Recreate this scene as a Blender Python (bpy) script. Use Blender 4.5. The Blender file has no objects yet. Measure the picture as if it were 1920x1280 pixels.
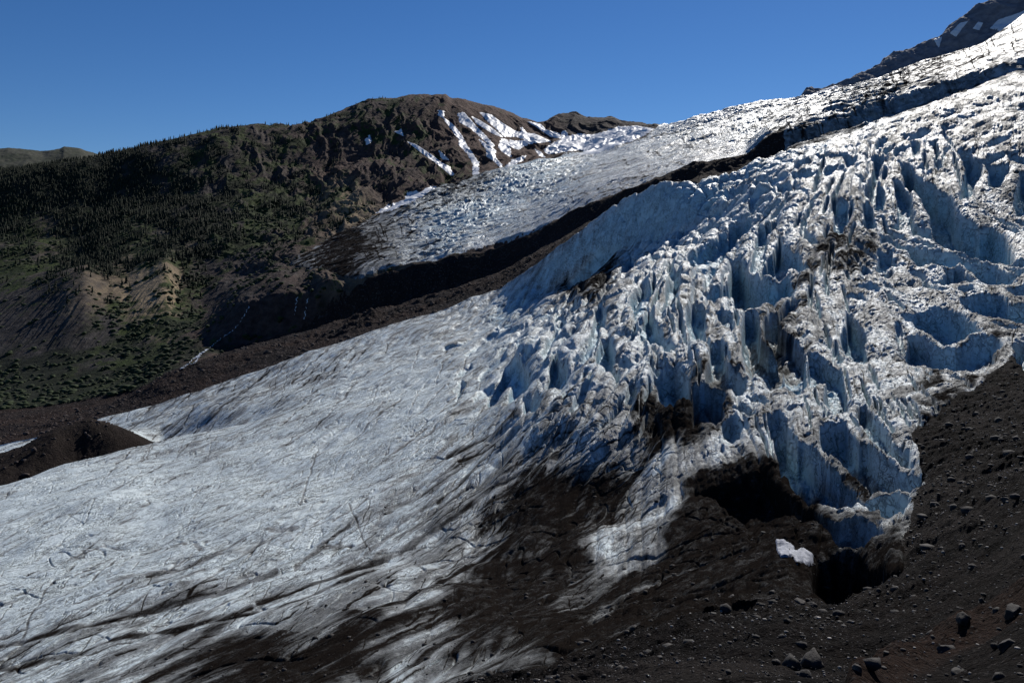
import bpy, math, random, time
import numpy as np
T_START = time.time()
random.seed(7)
rng = np.random.default_rng(7)
F, CX, HZ = 1507.0, 960.0, 480.0        # focal length and horizon of the view, in photo pixels (1920 wide)
RES = 1.2
f32 = np.float32

# ------------------------------------------------------------------ noise
_perm = rng.permutation(1024).astype(np.int32)
_perm = np.concatenate([_perm, _perm])
_ga = rng.uniform(0, 2 * np.pi, 1024)
_gx, _gy = np.cos(_ga).astype(f32), np.sin(_ga).astype(f32)

def perlin(x, y, seed=0):
    x = np.asarray(x, f32) + f32(seed * 37.7); y = np.asarray(y, f32) + f32(seed * 91.3)
    xf, yf = np.floor(x), np.floor(y)
    xi, yi = xf.astype(np.int32) & 1023, yf.astype(np.int32) & 1023
    dx, dy = x - xf, y - yf
    u = dx * dx * dx * (dx * (dx * 6 - 15) + 10); v = dy * dy * dy * (dy * (dy * 6 - 15) + 10)
    x1, y1 = (xi + 1) & 1023, (yi + 1) & 1023
    pa, pb = _perm[xi], _perm[x1]
    h00, h10, h01, h11 = _perm[pa + yi], _perm[pb + yi], _perm[pa + y1], _perm[pb + y1]
    n00 = _gx[h00] * dx + _gy[h00] * dy
    n10 = _gx[h10] * (dx - 1) + _gy[h10] * dy
    n01 = _gx[h01] * dx + _gy[h01] * (dy - 1)
    n11 = _gx[h11] * (dx - 1) + _gy[h11] * (dy - 1)
    a = n00 + u * (n10 - n00); b = n01 + u * (n11 - n01)
    return (a + v * (b - a)) * f32(1.5)

def fbm(x, y, o=4, seed=0, g=0.5):
    s, a = 0, 1.0
    for i in range(o):
        s = s + f32(a) * perlin(x * f32(2 ** i), y * f32(2 ** i), seed + i * 5)
        a *= g
    return s

def ridged(x, y, o=4, seed=0, g=0.5):
    s, a, t = 0, 1.0, 0
    for i in range(o):
        s = s + f32(a) * (1 - np.abs(perlin(x * f32(2 ** i), y * f32(2 ** i), seed + i * 5)) * f32(1.6))
        t += a; a *= g
    return s / f32(t)

def billow(x, y, o=3, seed=0, g=0.45):
    s, a, t = 0, 1.0, 0
    for i in range(o):
        p = perlin(x * f32(2 ** i), y * f32(2 ** i), seed + i * 5)
        s = s + f32(a) * np.sqrt(p * p + f32(.006)) * f32(1.7)
        t += a; a *= g
    return s / f32(t)

def worley(x, y, seed=0):
    """distance to the nearest and second nearest of jittered points"""
    xi, yi = np.floor(x), np.floor(y)
    f1 = np.full(x.shape, 9, f32); f2 = np.full(x.shape, 9, f32); idv = np.zeros(x.shape, f32)
    for i in (-1, 0, 1):
        for j in (-1, 0, 1):
            cx, cy = xi + i, yi + j
            h = _perm[(_perm[(cx.astype(np.int32) + seed * 17) & 1023] + cy.astype(np.int32)) & 1023]
            px = cx + 0.5 + 0.45 * _gx[h]; py = cy + 0.5 + 0.45 * _gy[h]
            d = np.hypot(px - x, py - y).astype(f32)
            m = d < f1
            f2 = np.where(m, f1, np.minimum(f2, d)); idv = np.where(m, h / f32(1024), idv); f1 = np.where(m, d, f1)
    return f1, f2, idv

def sstep(a, b, x):
    t = np.clip((x - a) / (b - a), 0, 1)
    return t * t * (3 - 2 * t)

# ------------------------------------------------------------------ smooth density fields from scattered marks
_gxs = np.arange(-520, 2480, 10.0); _gys = np.arange(-400, 1700, 10.0)
_GX, _GY = np.meshgrid(_gxs, _gys)

def field(pts, power=2.2, soft=2.2):
    num = np.zeros_like(_GX); den = np.zeros_like(_GX)
    for p in pts:
        x, y, v = p[:3]
        r = p[3] if len(p) > 3 else 1.0
        w = r / (((_GX - x) ** 2 + (_GY - y) ** 2) + 60.0) ** power
        num += w * v; den += w
    g_ = num / den
    k = np.exp(-0.5 * (np.arange(-9, 10) / soft) ** 2); k /= k.sum()
    g_ = np.apply_along_axis(lambda v: np.convolve(np.pad(v, 9, 'edge'), k, 'valid'), 0, g_)
    return np.apply_along_axis(lambda v: np.convolve(np.pad(v, 9, 'edge'), k, 'valid'), 1, g_).astype(f32)

def sample(g, px, py):
    fx = np.clip((px + 520) / 10, 0, g.shape[1] - 1.01); fy = np.clip((py + 400) / 10, 0, g.shape[0] - 1.01)
    xi, yi = fx.astype(np.int32), fy.astype(np.int32)
    dx, dy = (fx - xi).astype(f32), (fy - yi).astype(f32)
    return (g[yi, xi] * (1 - dx) + g[yi, xi + 1] * dx) * (1 - dy) + (g[yi + 1, xi] * (1 - dx) + g[yi + 1, xi + 1] * dx) * dy

def polysd(poly, x, y):
    """signed distance, positive inside"""
    P = np.asarray(poly, float); n = len(P)
    d = np.full(x.shape, 1e9, f32); inside = np.zeros(x.shape, bool)
    for i in range(n):
        ax, ay = P[i]; bx, by = P[(i + 1) % n]
        ex, ey = bx - ax, by - ay
        wx, wy = x - ax, y - ay
        t = np.clip((wx * ex + wy * ey) / (ex * ex + ey * ey + 1e-9), 0, 1)
        d = np.minimum(d, (wx - ex * t) ** 2 + (wy - ey * t) ** 2)
        if ay != by:
            c = ((ay <= y) != (by <= y)) & (x < ax + (y - ay) * ex / (by - ay))
            inside ^= c
    d = np.sqrt(d)
    return np.where(inside, d, -d).astype(f32)

# ------------------------------------------------------------------ the long lines of the land, near to far: (across, up, metres ahead)
L = {}
L['A0'] = [(-500, 1800, 3), (2420, 1500, 3)]
L['A1'] = [(-500, 1520, 60), (0, 1500, 60), (400, 1460, 55), (700, 1400, 45), (1000, 1320, 32), (1200, 1305, 24), (1400, 1295, 17), (1600, 1295, 13), (1920, 1300, 9), (2420, 1300, 7)]
L['A2'] = [(-500, 1420, 115), (0, 1400, 110), (400, 1370, 92), (700, 1320, 75), (1000, 1265, 58), (1250, 1195, 52), (1450, 1130, 57), (1540, 1112, 60), (1640, 1085, 62), (1760, 1035, 62), (1850, 995, 60), (1920, 955, 58), (2420, 800, 50)]
L['B0'] = [(-500, 1250, 190), (0, 1270, 150), (300, 1240, 140), (600, 1200, 120), (900, 1170, 105), (1100, 1130, 100), (1300, 1070, 98), (1500, 1000, 98), (1700, 960, 98), (1920, 860, 95), (2420, 700, 95)]
L['B1'] = [(-500, 1040, 330), (0, 1060, 240), (300, 1040, 235), (600, 1040, 200), (900, 1040, 165), (1100, 980, 166), (1200, 955, 162), (1300, 930, 150), (1500, 900, 135), (1700, 850, 140), (1920, 760, 150), (2420, 600, 180)]
L['C'] = [(-500, 950, 480), (0, 910, 430), (150, 866, 500), (300, 828, 560), (450, 800, 540), (600, 775, 500), (800, 770, 400), (900, 780, 330), (1000, 770, 255), (1100, 745, 222), (1200, 730, 212), (1300, 700, 215), (1500, 690, 215), (1700, 660, 240), (1920, 620, 240), (2420, 480, 280)]
L['D'] = [(-500, 990, 560), (0, 958, 520), (150, 935, 580), (230, 895, 605), (300, 842, 640), (370, 815, 632), (450, 792, 620), (600, 735, 620), (800, 690, 600), (900, 670, 560), (1000, 650, 410), (1100, 625, 340), (1200, 600, 310), (1300, 570, 330), (1500, 560, 320), (1700, 560, 320), (1920, 520, 320), (2420, 380, 380)]
L['M'] = [(-500, 910, 610), (-100, 880, 600), (0, 855, 600), (40, 842, 604), (80, 818, 615), (100, 806, 620), (140, 795, 635), (160, 787, 640), (172, 786, 640), (200, 794, 640), (230, 804, 645), (262, 816, 655), (285, 828, 662), (305, 829, 668), (340, 806, 674), (400, 774, 674), (600, 712, 690), (800, 665, 680), (900, 640, 680), (1000, 600, 640), (1100, 552, 520), (1200, 522, 470), (1300, 490, 470), (1500, 480, 400), (1700, 470, 400), (1920, 430, 400), (2420, 280, 460)]
L['E0'] = [(-500, 860, 670), (0, 852, 690), (200, 818, 700), (300, 790, 710), (400, 752, 730), (600, 690, 750), (800, 640, 760), (900, 612, 780), (940, 598, 780), (1040, 545, 800), (1100, 500, 755), (1200, 455, 715), (1300, 425, 640), (1400, 400, 570), (1500, 400, 490), (1700, 380, 480), (1920, 330, 480), (2420, 180, 540)]
L['E'] = [(-500, 880, 720), (0, 833, 720), (100, 810, 740), (200, 781, 760), (300, 757, 780), (400, 725, 800), (500, 690, 815), (600, 655, 830), (700, 620, 855), (800, 590, 880), (900, 556, 900), (940, 540, 895), (1000, 498, 860), (1080, 440, 810), (1130, 400, 790), (1180, 372, 770), (1250, 339, 720), (1300, 345, 700), (1345, 333, 710), (1390, 321, 720), (1420, 302, 720), (1500, 276, 720), (1600, 250, 740), (1700, 210, 760), (1800, 178, 780), (1920, 143, 800), (2420, -20, 840)]
L['G1'] = [(-500, 900, 800), (0, 812, 800), (100, 793, 830), (200, 768, 850), (290, 722, 860), (310, 702, 870), (380, 683, 890), (450, 662, 910), (560, 632, 950), (640, 610, 960), (760, 575, 980), (860, 545, 990), (940, 515, 1000), (1000, 480, 980), (1100, 432, 920), (1250, 360, 880), (1400, 330, 850), (1500, 285, 850), (1600, 260, 870), (1700, 220, 890), (1800, 188, 900), (1920, 155, 920), (2420, -5, 950)]
L['G2'] = [(-500, 820, 1000), (0, 772, 1020), (150, 754, 1060), (250, 735, 1080), (310, 712, 1090), (380, 676, 1160), (450, 650, 1260), (560, 626, 1290), (700, 588, 1285), (850, 542, 1265), (940, 510, 1250), (1000, 472, 1215), (1100, 420, 1130), (1200, 374, 1080), (1300, 337, 1085), (1400, 314, 1090), (1500, 274, 1120), (1600, 247, 1150), (1700, 206, 1190), (1800, 173, 1190), (1920, 133, 1190), (2420, -40, 1190)]
L['G3'] = [(-500, 760, 1150), (0, 725, 1150), (150, 692, 1200), (250, 662, 1250), (310, 640, 1280), (380, 615, 1330), (450, 576, 1310), (520, 552, 1325), (600, 545, 1332), (680, 520, 1332), (750, 504, 1335), (850, 480, 1335), (930, 466, 1325), (1000, 436, 1300), (1100, 385, 1195), (1200, 347, 1125), (1300, 306, 1130), (1400, 290, 1130), (1440, 255, 1140), (1480, 243, 1145), (1540, 226, 1160), (1650, 191, 1210), (1750, 161, 1230), (1850, 126, 1230), (1920, 106, 1230), (2420, -80, 1230)]
L['G4'] = [(-500, 640, 1560), (0, 540, 1610), (60, 527, 1610), (130, 508, 1610), (160, 503, 1610), (200, 520, 1600), (240, 533, 1570), (300, 508, 1600), (315, 506, 1600), (335, 535, 1600), (380, 540, 1620), (450, 510, 1640), (520, 480, 1660), (600, 462, 1690), (680, 445, 1720), (800, 440, 1700), (900, 420, 1700), (1000, 390, 1700), (1100, 345, 1650), (1200, 312, 1650), (1300, 286, 1650), (1400, 264, 1650), (1500, 230, 1700), (1600, 198, 1750), (1700, 166, 1750), (1800, 135, 1750), (1920, 85, 1800), (2420, -150, 1800)]
L['G5'] = [(-500, 520, 1800), (0, 490, 1800), (150, 492, 1780), (300, 460, 1800), (400, 455, 1820), (500, 440, 1880), (600, 422, 1950), (640, 408, 2000), (700, 392, 2050), (780, 362, 2150), (840, 342, 2250), (900, 325, 2350), (1000, 300, 2450), (1100, 285, 2600), (1160, 272, 2500), (1230, 262, 2350), (1300, 240, 2300), (1400, 215, 2300), (1500, 197, 2300), (1600, 172, 2300), (1700, 141, 2300), (1800, 111, 2300), (1860, 88, 2300), (1920, 50, 2300), (2420, -200, 2300)]
L['G6'] = [(-500, 440, 2050), (0, 420, 2100), (200, 400, 2150), (400, 370, 2200), (500, 360, 2300), (600, 340, 2400), (700, 302, 2500), (800, 278, 2620), (850, 268, 2680), (900, 262, 2760), (1000, 262, 2900), (1100, 256, 3000), (1160, 246, 2950), (1230, 240, 2700), (1300, 224, 2650), (1370, 208, 2650), (1430, 194, 2650), (1500, 187, 2650), (1560, 176, 2650), (1640, 158, 2650), (1720, 129, 2650), (1800, 104, 2650), (1850, 86, 2650), (1885, 62, 2650), (1920, 36, 2650), (2420, -260, 2650)]
L['G7'] = [(-500, 360, 2400), (0, 318, 2500), (100, 308, 2500), (180, 295, 2550), (250, 280, 2600), (310, 268, 2650), (360, 256, 2700), (420, 243, 2750), (480, 235, 2800), (540, 237, 2850), (590, 231, 2950), (625, 217, 3050), (640, 210, 3080), (670, 196, 3130), (700, 189, 3150), (740, 187, 3160), (765, 182, 3180), (800, 181, 3180), (836, 179, 3180), (844, 187, 3180), (870, 187, 3200), (900, 197, 3200), (940, 205, 3220), (980, 222, 3240), (1010, 232, 3250), (1030, 226, 3300), (1050, 217, 3300), (1075, 212, 3300), (1100, 222, 3300), (1130, 222, 3300), (1150, 221, 3300), (1180, 233, 3300), (1230, 241, 3300), (1300, 270, 3200), (1500, 260, 3150), (1920, 140, 3100), (2420, -150, 3100)]
names = list(L.keys())

step_in = 1.6 / RES
pxs = np.concatenate([np.arange(-1520, -440, 36), np.arange(-440, -40, 12), np.arange(-40, 1960, step_in), np.arange(1960, 2380, 12), np.arange(2380, 3420, 36)]).astype(np.float64)
C = len(pxs)

def colsmooth(v, s=6):
    out = np.interp(np.arange(-1540, 3460, 2.0), pxs, v)
    k = np.exp(-0.5 * (np.arange(-20, 21) * 2.0 / s) ** 2); k /= k.sum()
    pad = np.concatenate([np.full(20, out[0]), out, np.full(20, out[-1])])
    sm = np.convolve(pad, k, 'valid')
    return np.interp(pxs, np.arange(-1540, 3460, 2.0), sm)

SHARP = {'M': 4, 'E': 3, 'G7': 2.5, 'G4': 5, 'G3': 4, 'G6': 4}
def knots(lines):
    TT, ZZ = [], []
    for nm, pts in lines:
        p = np.array(pts, float)
        py = np.interp(pxs, p[:, 0], p[:, 1]); ly = np.interp(pxs, p[:, 0], np.log(p[:, 2]))
        s = SHARP.get(nm, 14)
        py = colsmooth(py, s); ly = colsmooth(ly, 14)
        TT.append(ly); ZZ.append((HZ - py) / F * np.exp(ly))
    return np.array(TT), np.array(ZZ)

T, Z = knots([(n, L[n]) for n in names])
# the back slope of the far ridge
T = np.vstack([T, np.log(np.exp(T[-1]) + 500), np.log(np.exp(T[-1]) + 1600)]); Z = np.vstack([Z, Z[-1] - 220, Z[-1] - 600])
for k in range(1, len(T)):
    T[k] = np.maximum(T[k], T[k - 1] + 0.015)

def pchip_slopes(T, Z):
    h = np.diff(T, axis=0); dl = np.diff(Z, axis=0) / h
    d = np.zeros_like(Z)
    w1 = 2 * h[1:] + h[:-1]; w2 = h[1:] + 2 * h[:-1]
    same = dl[1:] * dl[:-1] > 0
    with np.errstate(divide='ignore', invalid='ignore'):
        hm = (w1 + w2) / (w1 / dl[:-1] + w2 / dl[1:])
    d[1:-1] = np.where(same, hm, 0)
    d[0], d[-1] = dl[0], dl[-1]
    return h, d

def surface(T, Z, rows):
    h, d = pchip_slopes(T, Z)
    Ys, Zs, seg = [], [], []
    for k, n in enumerate(rows):
        last = k == len(rows) - 1
        s = (np.arange(n + (1 if last else 0)) / n)[:, None]
        t = T[k] + s * h[k]
        h00 = 2 * s ** 3 - 3 * s ** 2 + 1; h10 = s ** 3 - 2 * s ** 2 + s; h01 = -2 * s ** 3 + 3 * s ** 2; h11 = s ** 3 - s ** 2
        Zs.append(h00 * Z[k] + h10 * h[k] * d[k] + h01 * Z[k + 1] + h11 * h[k] * d[k + 1])
        Ys.append(np.exp(t)); seg.append(np.full(len(s), k))
    return np.vstack(Ys).astype(f32), np.vstack(Zs).astype(f32), np.concatenate(seg)

#        A0A1 A1A2 A2B0 B0B1 B1C  CD   DM   ME0  E0E EG1 G12 G23 G34 G45 G56 G67 back back
ROWS = [30, 240, 130, 190, 260, 210, 170, 170, 190, 50, 70, 100, 150, 130, 120, 170, 14, 6]
ROWS = [max(4, int(r * RES)) for r in ROWS]
YY, Z0, SEG = surface(T, Z, ROWS)
R = len(SEG)
PX = np.broadcast_to(pxs.astype(f32), (R, C))
XX = (YY * (PX - CX) / F).astype(f32)
PY = (HZ - F * Z0 / YY).astype(f32)
SG = np.broadcast_to(SEG[:, None], (R, C))
sid = {n: i for i, n in enumerate(names)}
print('grid', R, C, R * C, round(time.time() - T_START, 1))

def win(segs):
    """row slice of a run of segments"""
    a = np.searchsorted(SEG, sid[segs[0]], 'left'); b = np.searchsorted(SEG, sid[segs[1]], 'left')
    return slice(a, b)

# ------------------------------------------------------------------ which ground is what
GROUND, GLACIER, MOUND, MORAINE, HILL, UPPER = 0, 1, 2, 3, 4, 5
cls = np.zeros((R, C), np.int8)
jit = (fbm(XX / 9, YY / 9, 3, 3) * 7 * np.clip(150 / YY, .25, 1.2)).astype(f32)
mor = [(-600, 1335), (500, 1330), (760, 1300), (1000, 1262), (1250, 1192), (1450, 1128), (1540, 1110), (1560, 1111), (1640, 1083), (1690, 1045), (1700, 990), (1712, 940), (1738, 880), (1722, 842), (1705, 815), (1730, 790), (1768, 760), (1840, 712), (1900, 660), (1940, 640), (2600, 500), (2600, 2500), (-600, 2500)]
near = win(('A0', 'E'))
sdm = polysd(mor, PX[near] + jit[near], PY[near] + jit[near] * .5)
cls[near] = np.where(sdm > 0, GROUND, GLACIER)
mound = [(-600, 915), (-20, 868), (0, 855), (170, 700), (305, 826), (318, 836), (300, 852), (280, 880), (0, 1000), (-600, 1100)]
w = win(('D', 'E0'))
cls[w] = np.where((PX[w] < 316 + jit[w]) & (SG[w] == sid['D']), MOUND, cls[w])
w = win(('C', 'D'))
cls[w] = np.where((PX[w] < 300 + jit[w]) & (PY[w] > np.interp(PX[w], [-500, 0, 150, 300], [960, 914, 872, 833])) & (YY[w] > np.exp(T[sid['C']]) * 1.03), MOUND, cls[w])
w = win(('M', 'E0'))
cls[w] = np.where((PX[w] < 312) & (YY[w] < np.exp(T[sid['M']]) * np.interp(PX[w], [180, 270], [1.045, 1.0])), MOUND, cls[w])
far = slice(np.searchsorted(SEG, sid['E']), R)
ug = [(538, 492), (600, 455), (660, 425), (700, 402), (760, 372), (840, 343), (900, 326), (960, 311), (1000, 301), (1060, 292), (1100, 287), (1160, 276), (1200, 262), (1236, 236), (1300, 0), (2600, -600), (2600, -85), (1920, 104), (1850, 125), (1750, 160), (1650, 190), (1540, 226), (1480, 243), (1440, 254), (1400, 291), (1300, 307), (1250, 328), (1200, 346), (1120, 375), (1047, 410), (963, 448), (893, 468), (807, 490), (730, 500), (668, 524), (640, 520), (600, 505)]
sdu = polysd(ug, PX[far] + jit[far] * 1.5, PY[far] + jit[far])
cl = np.where(SG[far] <= sid['G2'], MORAINE, HILL)
cl = np.where((SG[far] == sid['G2']) & (PX[far] + jit[far] * 8 < 690 - (PY[far] - 520) * 1.3), HILL, cl)
cl = np.where((SG[far] >= sid['G3']) & (sdu > 0) & (SG[far] <= sid['G6']), UPPER, cl)
cl = np.where((SG[far] >= sid['G6']) & (PX[far] > 1236), UPPER, cl)
cl = np.where((PX[far] > 1470 + jit[far] * 2) & (SG[far] >= sid['E']), UPPER, cl)
cls[far] = cl

# ------------------------------------------------------------------ crevasses and some cast shadows: shapes traced on the ice surface, then cut down into it
def crop(ox, oy, s, pts):
    return [(ox + x / s, oy + y / s) for x, y in pts]
CR = []      # (polygon, depth factor)
def cv(pts, o=None, k=1.0):
    CR.append((crop(o[0], o[1], 6.0, pts) if o else pts, k))
R1, R2, R3, R4, R5, R6, R7, R8, Q2, Q3, Q7 = (1300, 200), (1600, 200), (1300, 400), (1600, 400), (1300, 600), (1600, 600), (1040, 340), (1040, 540), (1300, 780), (1600, 780), (780, 560)
cv([(1180,440),(1300,450),(1420,540),(1455,600),(1440,680),(1390,780),(1340,900),(1290,1010),(1200,1030),(1210,900),(1250,760),(1265,640),(1230,540)], R2)
cv([(1460,560),(1580,590),(1700,600),(1760,640),(1720,720),(1680,800),(1650,860),(1590,870),(1530,850),(1520,760),(1540,680),(1480,620)], R2)
cv([(1740,490),(1850,490),(1920,520),(1990,560),(1990,610),(1830,590),(1770,560)], R2)
cv([(1880,700),(1990,700),(1990,1200),(1840,1190),(1810,1080),(1820,960),(1860,820)], R2)
cv([(620,330),(700,320),(745,370),(745,520),(690,580),(670,480),(650,400)], R2)
cv([(1688,302),(1698,300),(1710,313),(1717,323),(1733,333),(1750,340),(1760,352),(1775,355),(1785,368),(1790,387),(1805,398),(1828,407),(1836,418),(1860,412),(1880,430),(1890,445),(1896,460),(1900,475),(1885,480),(1860,477),(1808,463),(1775,460),(1763,450),(1757,437),(1750,422),(1745,413),(1745,397),(1730,377),(1715,355),(1707,357),(1698,343),(1693,327)])
cv([(455,830),(520,850),(590,920),(640,960),(650,1050),(655,1150),(680,1278),(770,1310),(870,1320),(920,1390),(1000,1470),(1020,1540),(980,1510),(900,1450),(820,1410),(720,1380),(680,1390),(640,1310),(600,1260),(560,1330),(500,1350),(430,1310),(510,1278),(500,1100),(480,1000),(460,920)], R2)
cv([(200,550),(250,490),(350,520),(330,600),(290,680),(280,760),(270,860),(300,900),(350,960),(360,1060),(330,1160),(250,1130),(200,1050),(130,980),(150,900),(200,800),(220,700),(240,620)], R2)
cv([(110,1090),(170,1080),(230,1130),(220,1230),(250,1300),(255,1325),(140,1350),(100,1280),(120,1180)], R2)
cv([(900,590),(960,600),(985,660),(960,700),(925,680)], R2)
cv([(735,675),(785,650),(815,668),(785,690)], R2)
cv([(985,225),(1010,225),(1065,300),(1120,380),(1100,445),(1055,475),(1030,580),(1005,690),(975,690),(1000,580),(1025,460),(1075,420),(1090,390),(1040,310)], R2)
cv([(390,430),(470,350),(480,420),(430,500),(390,510),(330,470),(340,440)], R2)
cv([(250,430),(300,350),(370,340),(330,420),(270,450)], R2)
cv([(10,770),(70,790),(140,870),(110,880)], R2)
cv([(850,360),(900,360),(915,385),(870,400)], R2)
cv([(1690,560),(1720,560),(1840,580),(1740,680),(1700,620)], R1)
cv([(1480,680),(1640,640),(1600,680),(1500,750),(1470,720)], R1)
cv([(1810,780),(1920,845),(1930,880),(1860,850)], R1)
cv([(1560,980),(1620,890),(1600,960),(1620,1030),(1740,1040),(1740,1100),(1735,1278),(1700,1300),(1650,1400),(1570,1380),(1590,1278),(1590,1180),(1560,1120)], R1)
cv([(1210,1240),(1260,1190),(1320,1040),(1430,940),(1450,960),(1340,1060),(1330,1150),(1270,1240),(1250,1310),(1290,1410),(1350,1480),(1410,1560),(1300,1520),(1230,1480),(1205,1370)], R1)
cv([(1160,915),(1290,955),(1300,1040),(1275,1040),(1265,970),(1160,935)], R1)
for pg in ([(640,1000),(760,900),(900,880),(960,960),(880,900),(760,960),(660,1060),(620,1080)], [(860,790),(1000,740),(1090,740),(980,790),(880,830)], [(440,920),(560,880),(600,930),(580,1000),(480,980)], [(700,800),(830,800),(860,850),(760,870),(690,860)], [(1100,720),(1250,690),(1340,740),(1260,790),(1130,780)], [(620,1050),(800,1010),(860,1010),(700,1100),(620,1140)], [(180,1190),(280,1130),(330,1180),(300,1250),(180,1270)], [(930,830),(1060,820),(1120,890),(1000,960),(960,900)]):
    cv(pg, R1, .8)
cv([(740,140),(810,130),(810,80),(870,90),(870,140),(830,200),(820,320),(800,440),(740,560),(680,570),(630,530),(670,440),(700,330),(710,230)], R3)
cv([(960,200),(985,240),(1000,310),(1040,340),(1100,380),(1180,410),(1200,480),(1260,540),(1320,580),(1260,620),(1180,600),(1120,580),(1060,590),(1040,640),(960,665),(860,660),(780,640),(740,590),(800,480),(850,420),(900,380),(940,280)], R3)
cv([(440,470),(520,440),(570,480),(640,580),(720,620),(850,700),(960,690),(1060,650),(1120,740),(1150,780),(1000,880),(850,950),(700,1000),(580,1030),(490,1040),(460,940),(420,890),(300,920),(210,910),(150,860),(100,800),(200,780),(300,740),(400,640)], R3, 1.1)
cv([(-80,440),(0,410),(180,310),(330,190),(390,170),(400,110),(520,30),(660,30),(640,90),(560,190),(470,300),(400,380),(340,440),(260,560),(200,700),(140,740),(140,680),(150,610),(0,590),(-60,540)], R3, .9)
cv([(20,370),(100,360),(130,420),(220,470),(270,520),(240,540),(130,490),(50,420)], R4)
cv([(270,390),(340,410),(430,410),(450,470),(430,520),(480,560),(420,580),(340,640),(270,600),(280,500)], R4)
cv([(330,670),(440,600),(450,650),(410,710)], R4)
cv([(90,620),(150,580),(220,660),(150,710),(110,680)], R4)
cv([(0,510),(60,530),(100,600),(60,580)], R4)
cv([(40,820),(120,780),(220,790),(330,850),(280,890),(160,860)], R4, .7)
cv([(-80,880),(90,900),(140,950),(60,980),(-60,960)], R4)
cv([(290,180),(340,170),(430,210),(500,270),(600,330),(720,350),(900,410),(1030,410),(1150,410),(1260,450),(1380,480),(1480,500),(1640,520),(1620,560),(1720,600),(1830,640),(1900,640),(1800,700),(1700,730),(1620,740),(1480,740),(1410,690),(1340,600),(1280,550),(1200,510),(1120,530),(1000,535),(880,525),(730,545),(680,510),(620,440),(500,350),(420,300),(320,280)], R4)
cv([(1000,565),(1120,570),(1145,540),(1250,590),(1310,660),(1390,700),(1300,740),(1200,750),(1090,770),(1000,790),(900,740),(880,700),(980,670),(1050,620)], R4)
cv([(760,690),(830,720),(900,790),(960,850),(1090,850),(1000,890),(920,880),(840,830),(790,840),(770,770)], R4, .8)
cv([(1688,583),(1713,582),(1727,577),(1750,573),(1777,575),(1795,580),(1805,587),(1815,597),(1825,600),(1833,608),(1842,615),(1838,623),(1817,625),(1800,629),(1780,631),(1760,627),(1743,621),(1727,612),(1717,604),(1700,595)])
cv([(1200,910),(1350,900),(1500,870),(1630,870),(1700,900),(1740,960),(1920,960),(2100,940),(2100,1130),(1920,1190),(1700,1150),(1560,1130),(1400,1110),(1290,1080),(1230,1000)], R4)
cv([(1680,790),(1800,760),(1920,740),(2050,720),(2050,860),(1830,890),(1720,830)], R4)
cv([(1740,490),(1800,480),(1920,480),(2000,500),(1990,580),(1900,590),(1800,560)], R4)
cv([(600,115),(680,115),(760,150),(850,185),(950,205),(1060,228),(1150,228),(1250,198),(1400,178),(1560,170),(1640,190),(1700,250),(1640,300),(1560,350),(1600,400),(1500,430),(1350,460),(1150,470),(1000,470),(870,440),(740,390),(640,360),(590,320),(590,260),(610,190)], R6)
cv([(480,40),(540,40),(590,100),(540,150),(550,220),(600,270),(540,290),(500,220),(470,160),(500,110)], R6)
cv([(1780,200),(1920,150),(2050,120),(2050,480),(1920,500),(1830,430),(1820,330),(1790,270)], R6)
cv([(600,380),(650,390),(700,460),(740,530),(720,560),(680,510),(640,440)], R6)
cv([(770,575),(870,690),(860,720),(790,630)], R6, .6)
cv([(360,880),(400,880),(460,1050),(440,1050)], R6, .6)
cv([(1613,748),(1623,748),(1632,760),(1640,777),(1655,800),(1668,815),(1680,832),(1695,838),(1706,836),(1706,855),(1690,855),(1667,843),(1651,838),(1637,823),(1617,801),(1611,785),(1610,765)])
cv([(1587,577),(1597,582),(1610,596),(1620,606),(1625,625),(1622,642),(1627,660),(1613,668),(1600,663),(1590,650),(1577,635),(1576,610),(1587,600)])
cv([(1580,190),(1620,220),(1660,310),(1700,420),(1650,470),(1580,420),(1570,300)], R5)
cv([(1390,180),(1420,160),(1500,200),(1480,230),(1410,215)], R5, .8)
cv([(1180,160),(1280,100),(1340,130),(1270,180)], R5)
cv([(1393,582),(1397,577),(1413,577),(1423,590),(1425,613),(1428,632),(1433,650),(1441,660),(1460,662),(1470,668),(1468,690),(1480,713),(1468,717),(1450,715),(1440,712),(1428,702),(1417,695),(1410,698),(1398,692),(1393,675),(1391,650),(1391,620)])
cv([(1432,590),(1443,580),(1458,575),(1471,560),(1483,550),(1500,560),(1477,580),(1463,597),(1460,600),(1467,608),(1475,620),(1483,618),(1493,630),(1505,643),(1513,662),(1508,675),(1515,693),(1512,713),(1500,723),(1480,717),(1470,707),(1468,683),(1458,663),(1445,657),(1437,638),(1432,617)])
cv([(1280,380),(1400,400),(1500,450),(1600,500),(1680,580),(1710,700),(1730,830),(1740,900),(1680,990),(1620,1000),(1560,940),(1520,880),(1490,800),(1480,700),(1500,650),(1430,640),(1330,690),(1290,600)], R5)
cv([(1540,787),(1586,780),(1593,798),(1603,813),(1610,822),(1625,820),(1637,828),(1650,842),(1670,851),(1683,860),(1707,863),(1733,868),(1733,883),(1727,900),(1707,913),(1690,911),(1678,902),(1660,901),(1640,900),(1630,893),(1617,880),(1605,870),(1592,860),(1580,852),(1567,850),(1553,845),(1542,832),(1540,810)])
cv([(1443,783),(1473,780),(1475,793),(1483,805),(1497,814),(1508,812),(1522,820),(1533,832),(1538,842),(1553,855),(1567,865),(1580,878),(1593,888),(1608,898),(1622,908),(1640,910),(1663,908),(1677,908),(1687,917),(1703,917),(1700,938),(1687,955),(1672,963),(1655,960),(1645,950),(1625,943),(1605,938),(1590,939),(1573,938),(1550,933),(1532,924),(1517,923),(1500,910),(1488,895),(1477,877),(1467,868),(1460,855),(1457,843),(1450,823),(1445,805)])
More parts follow.
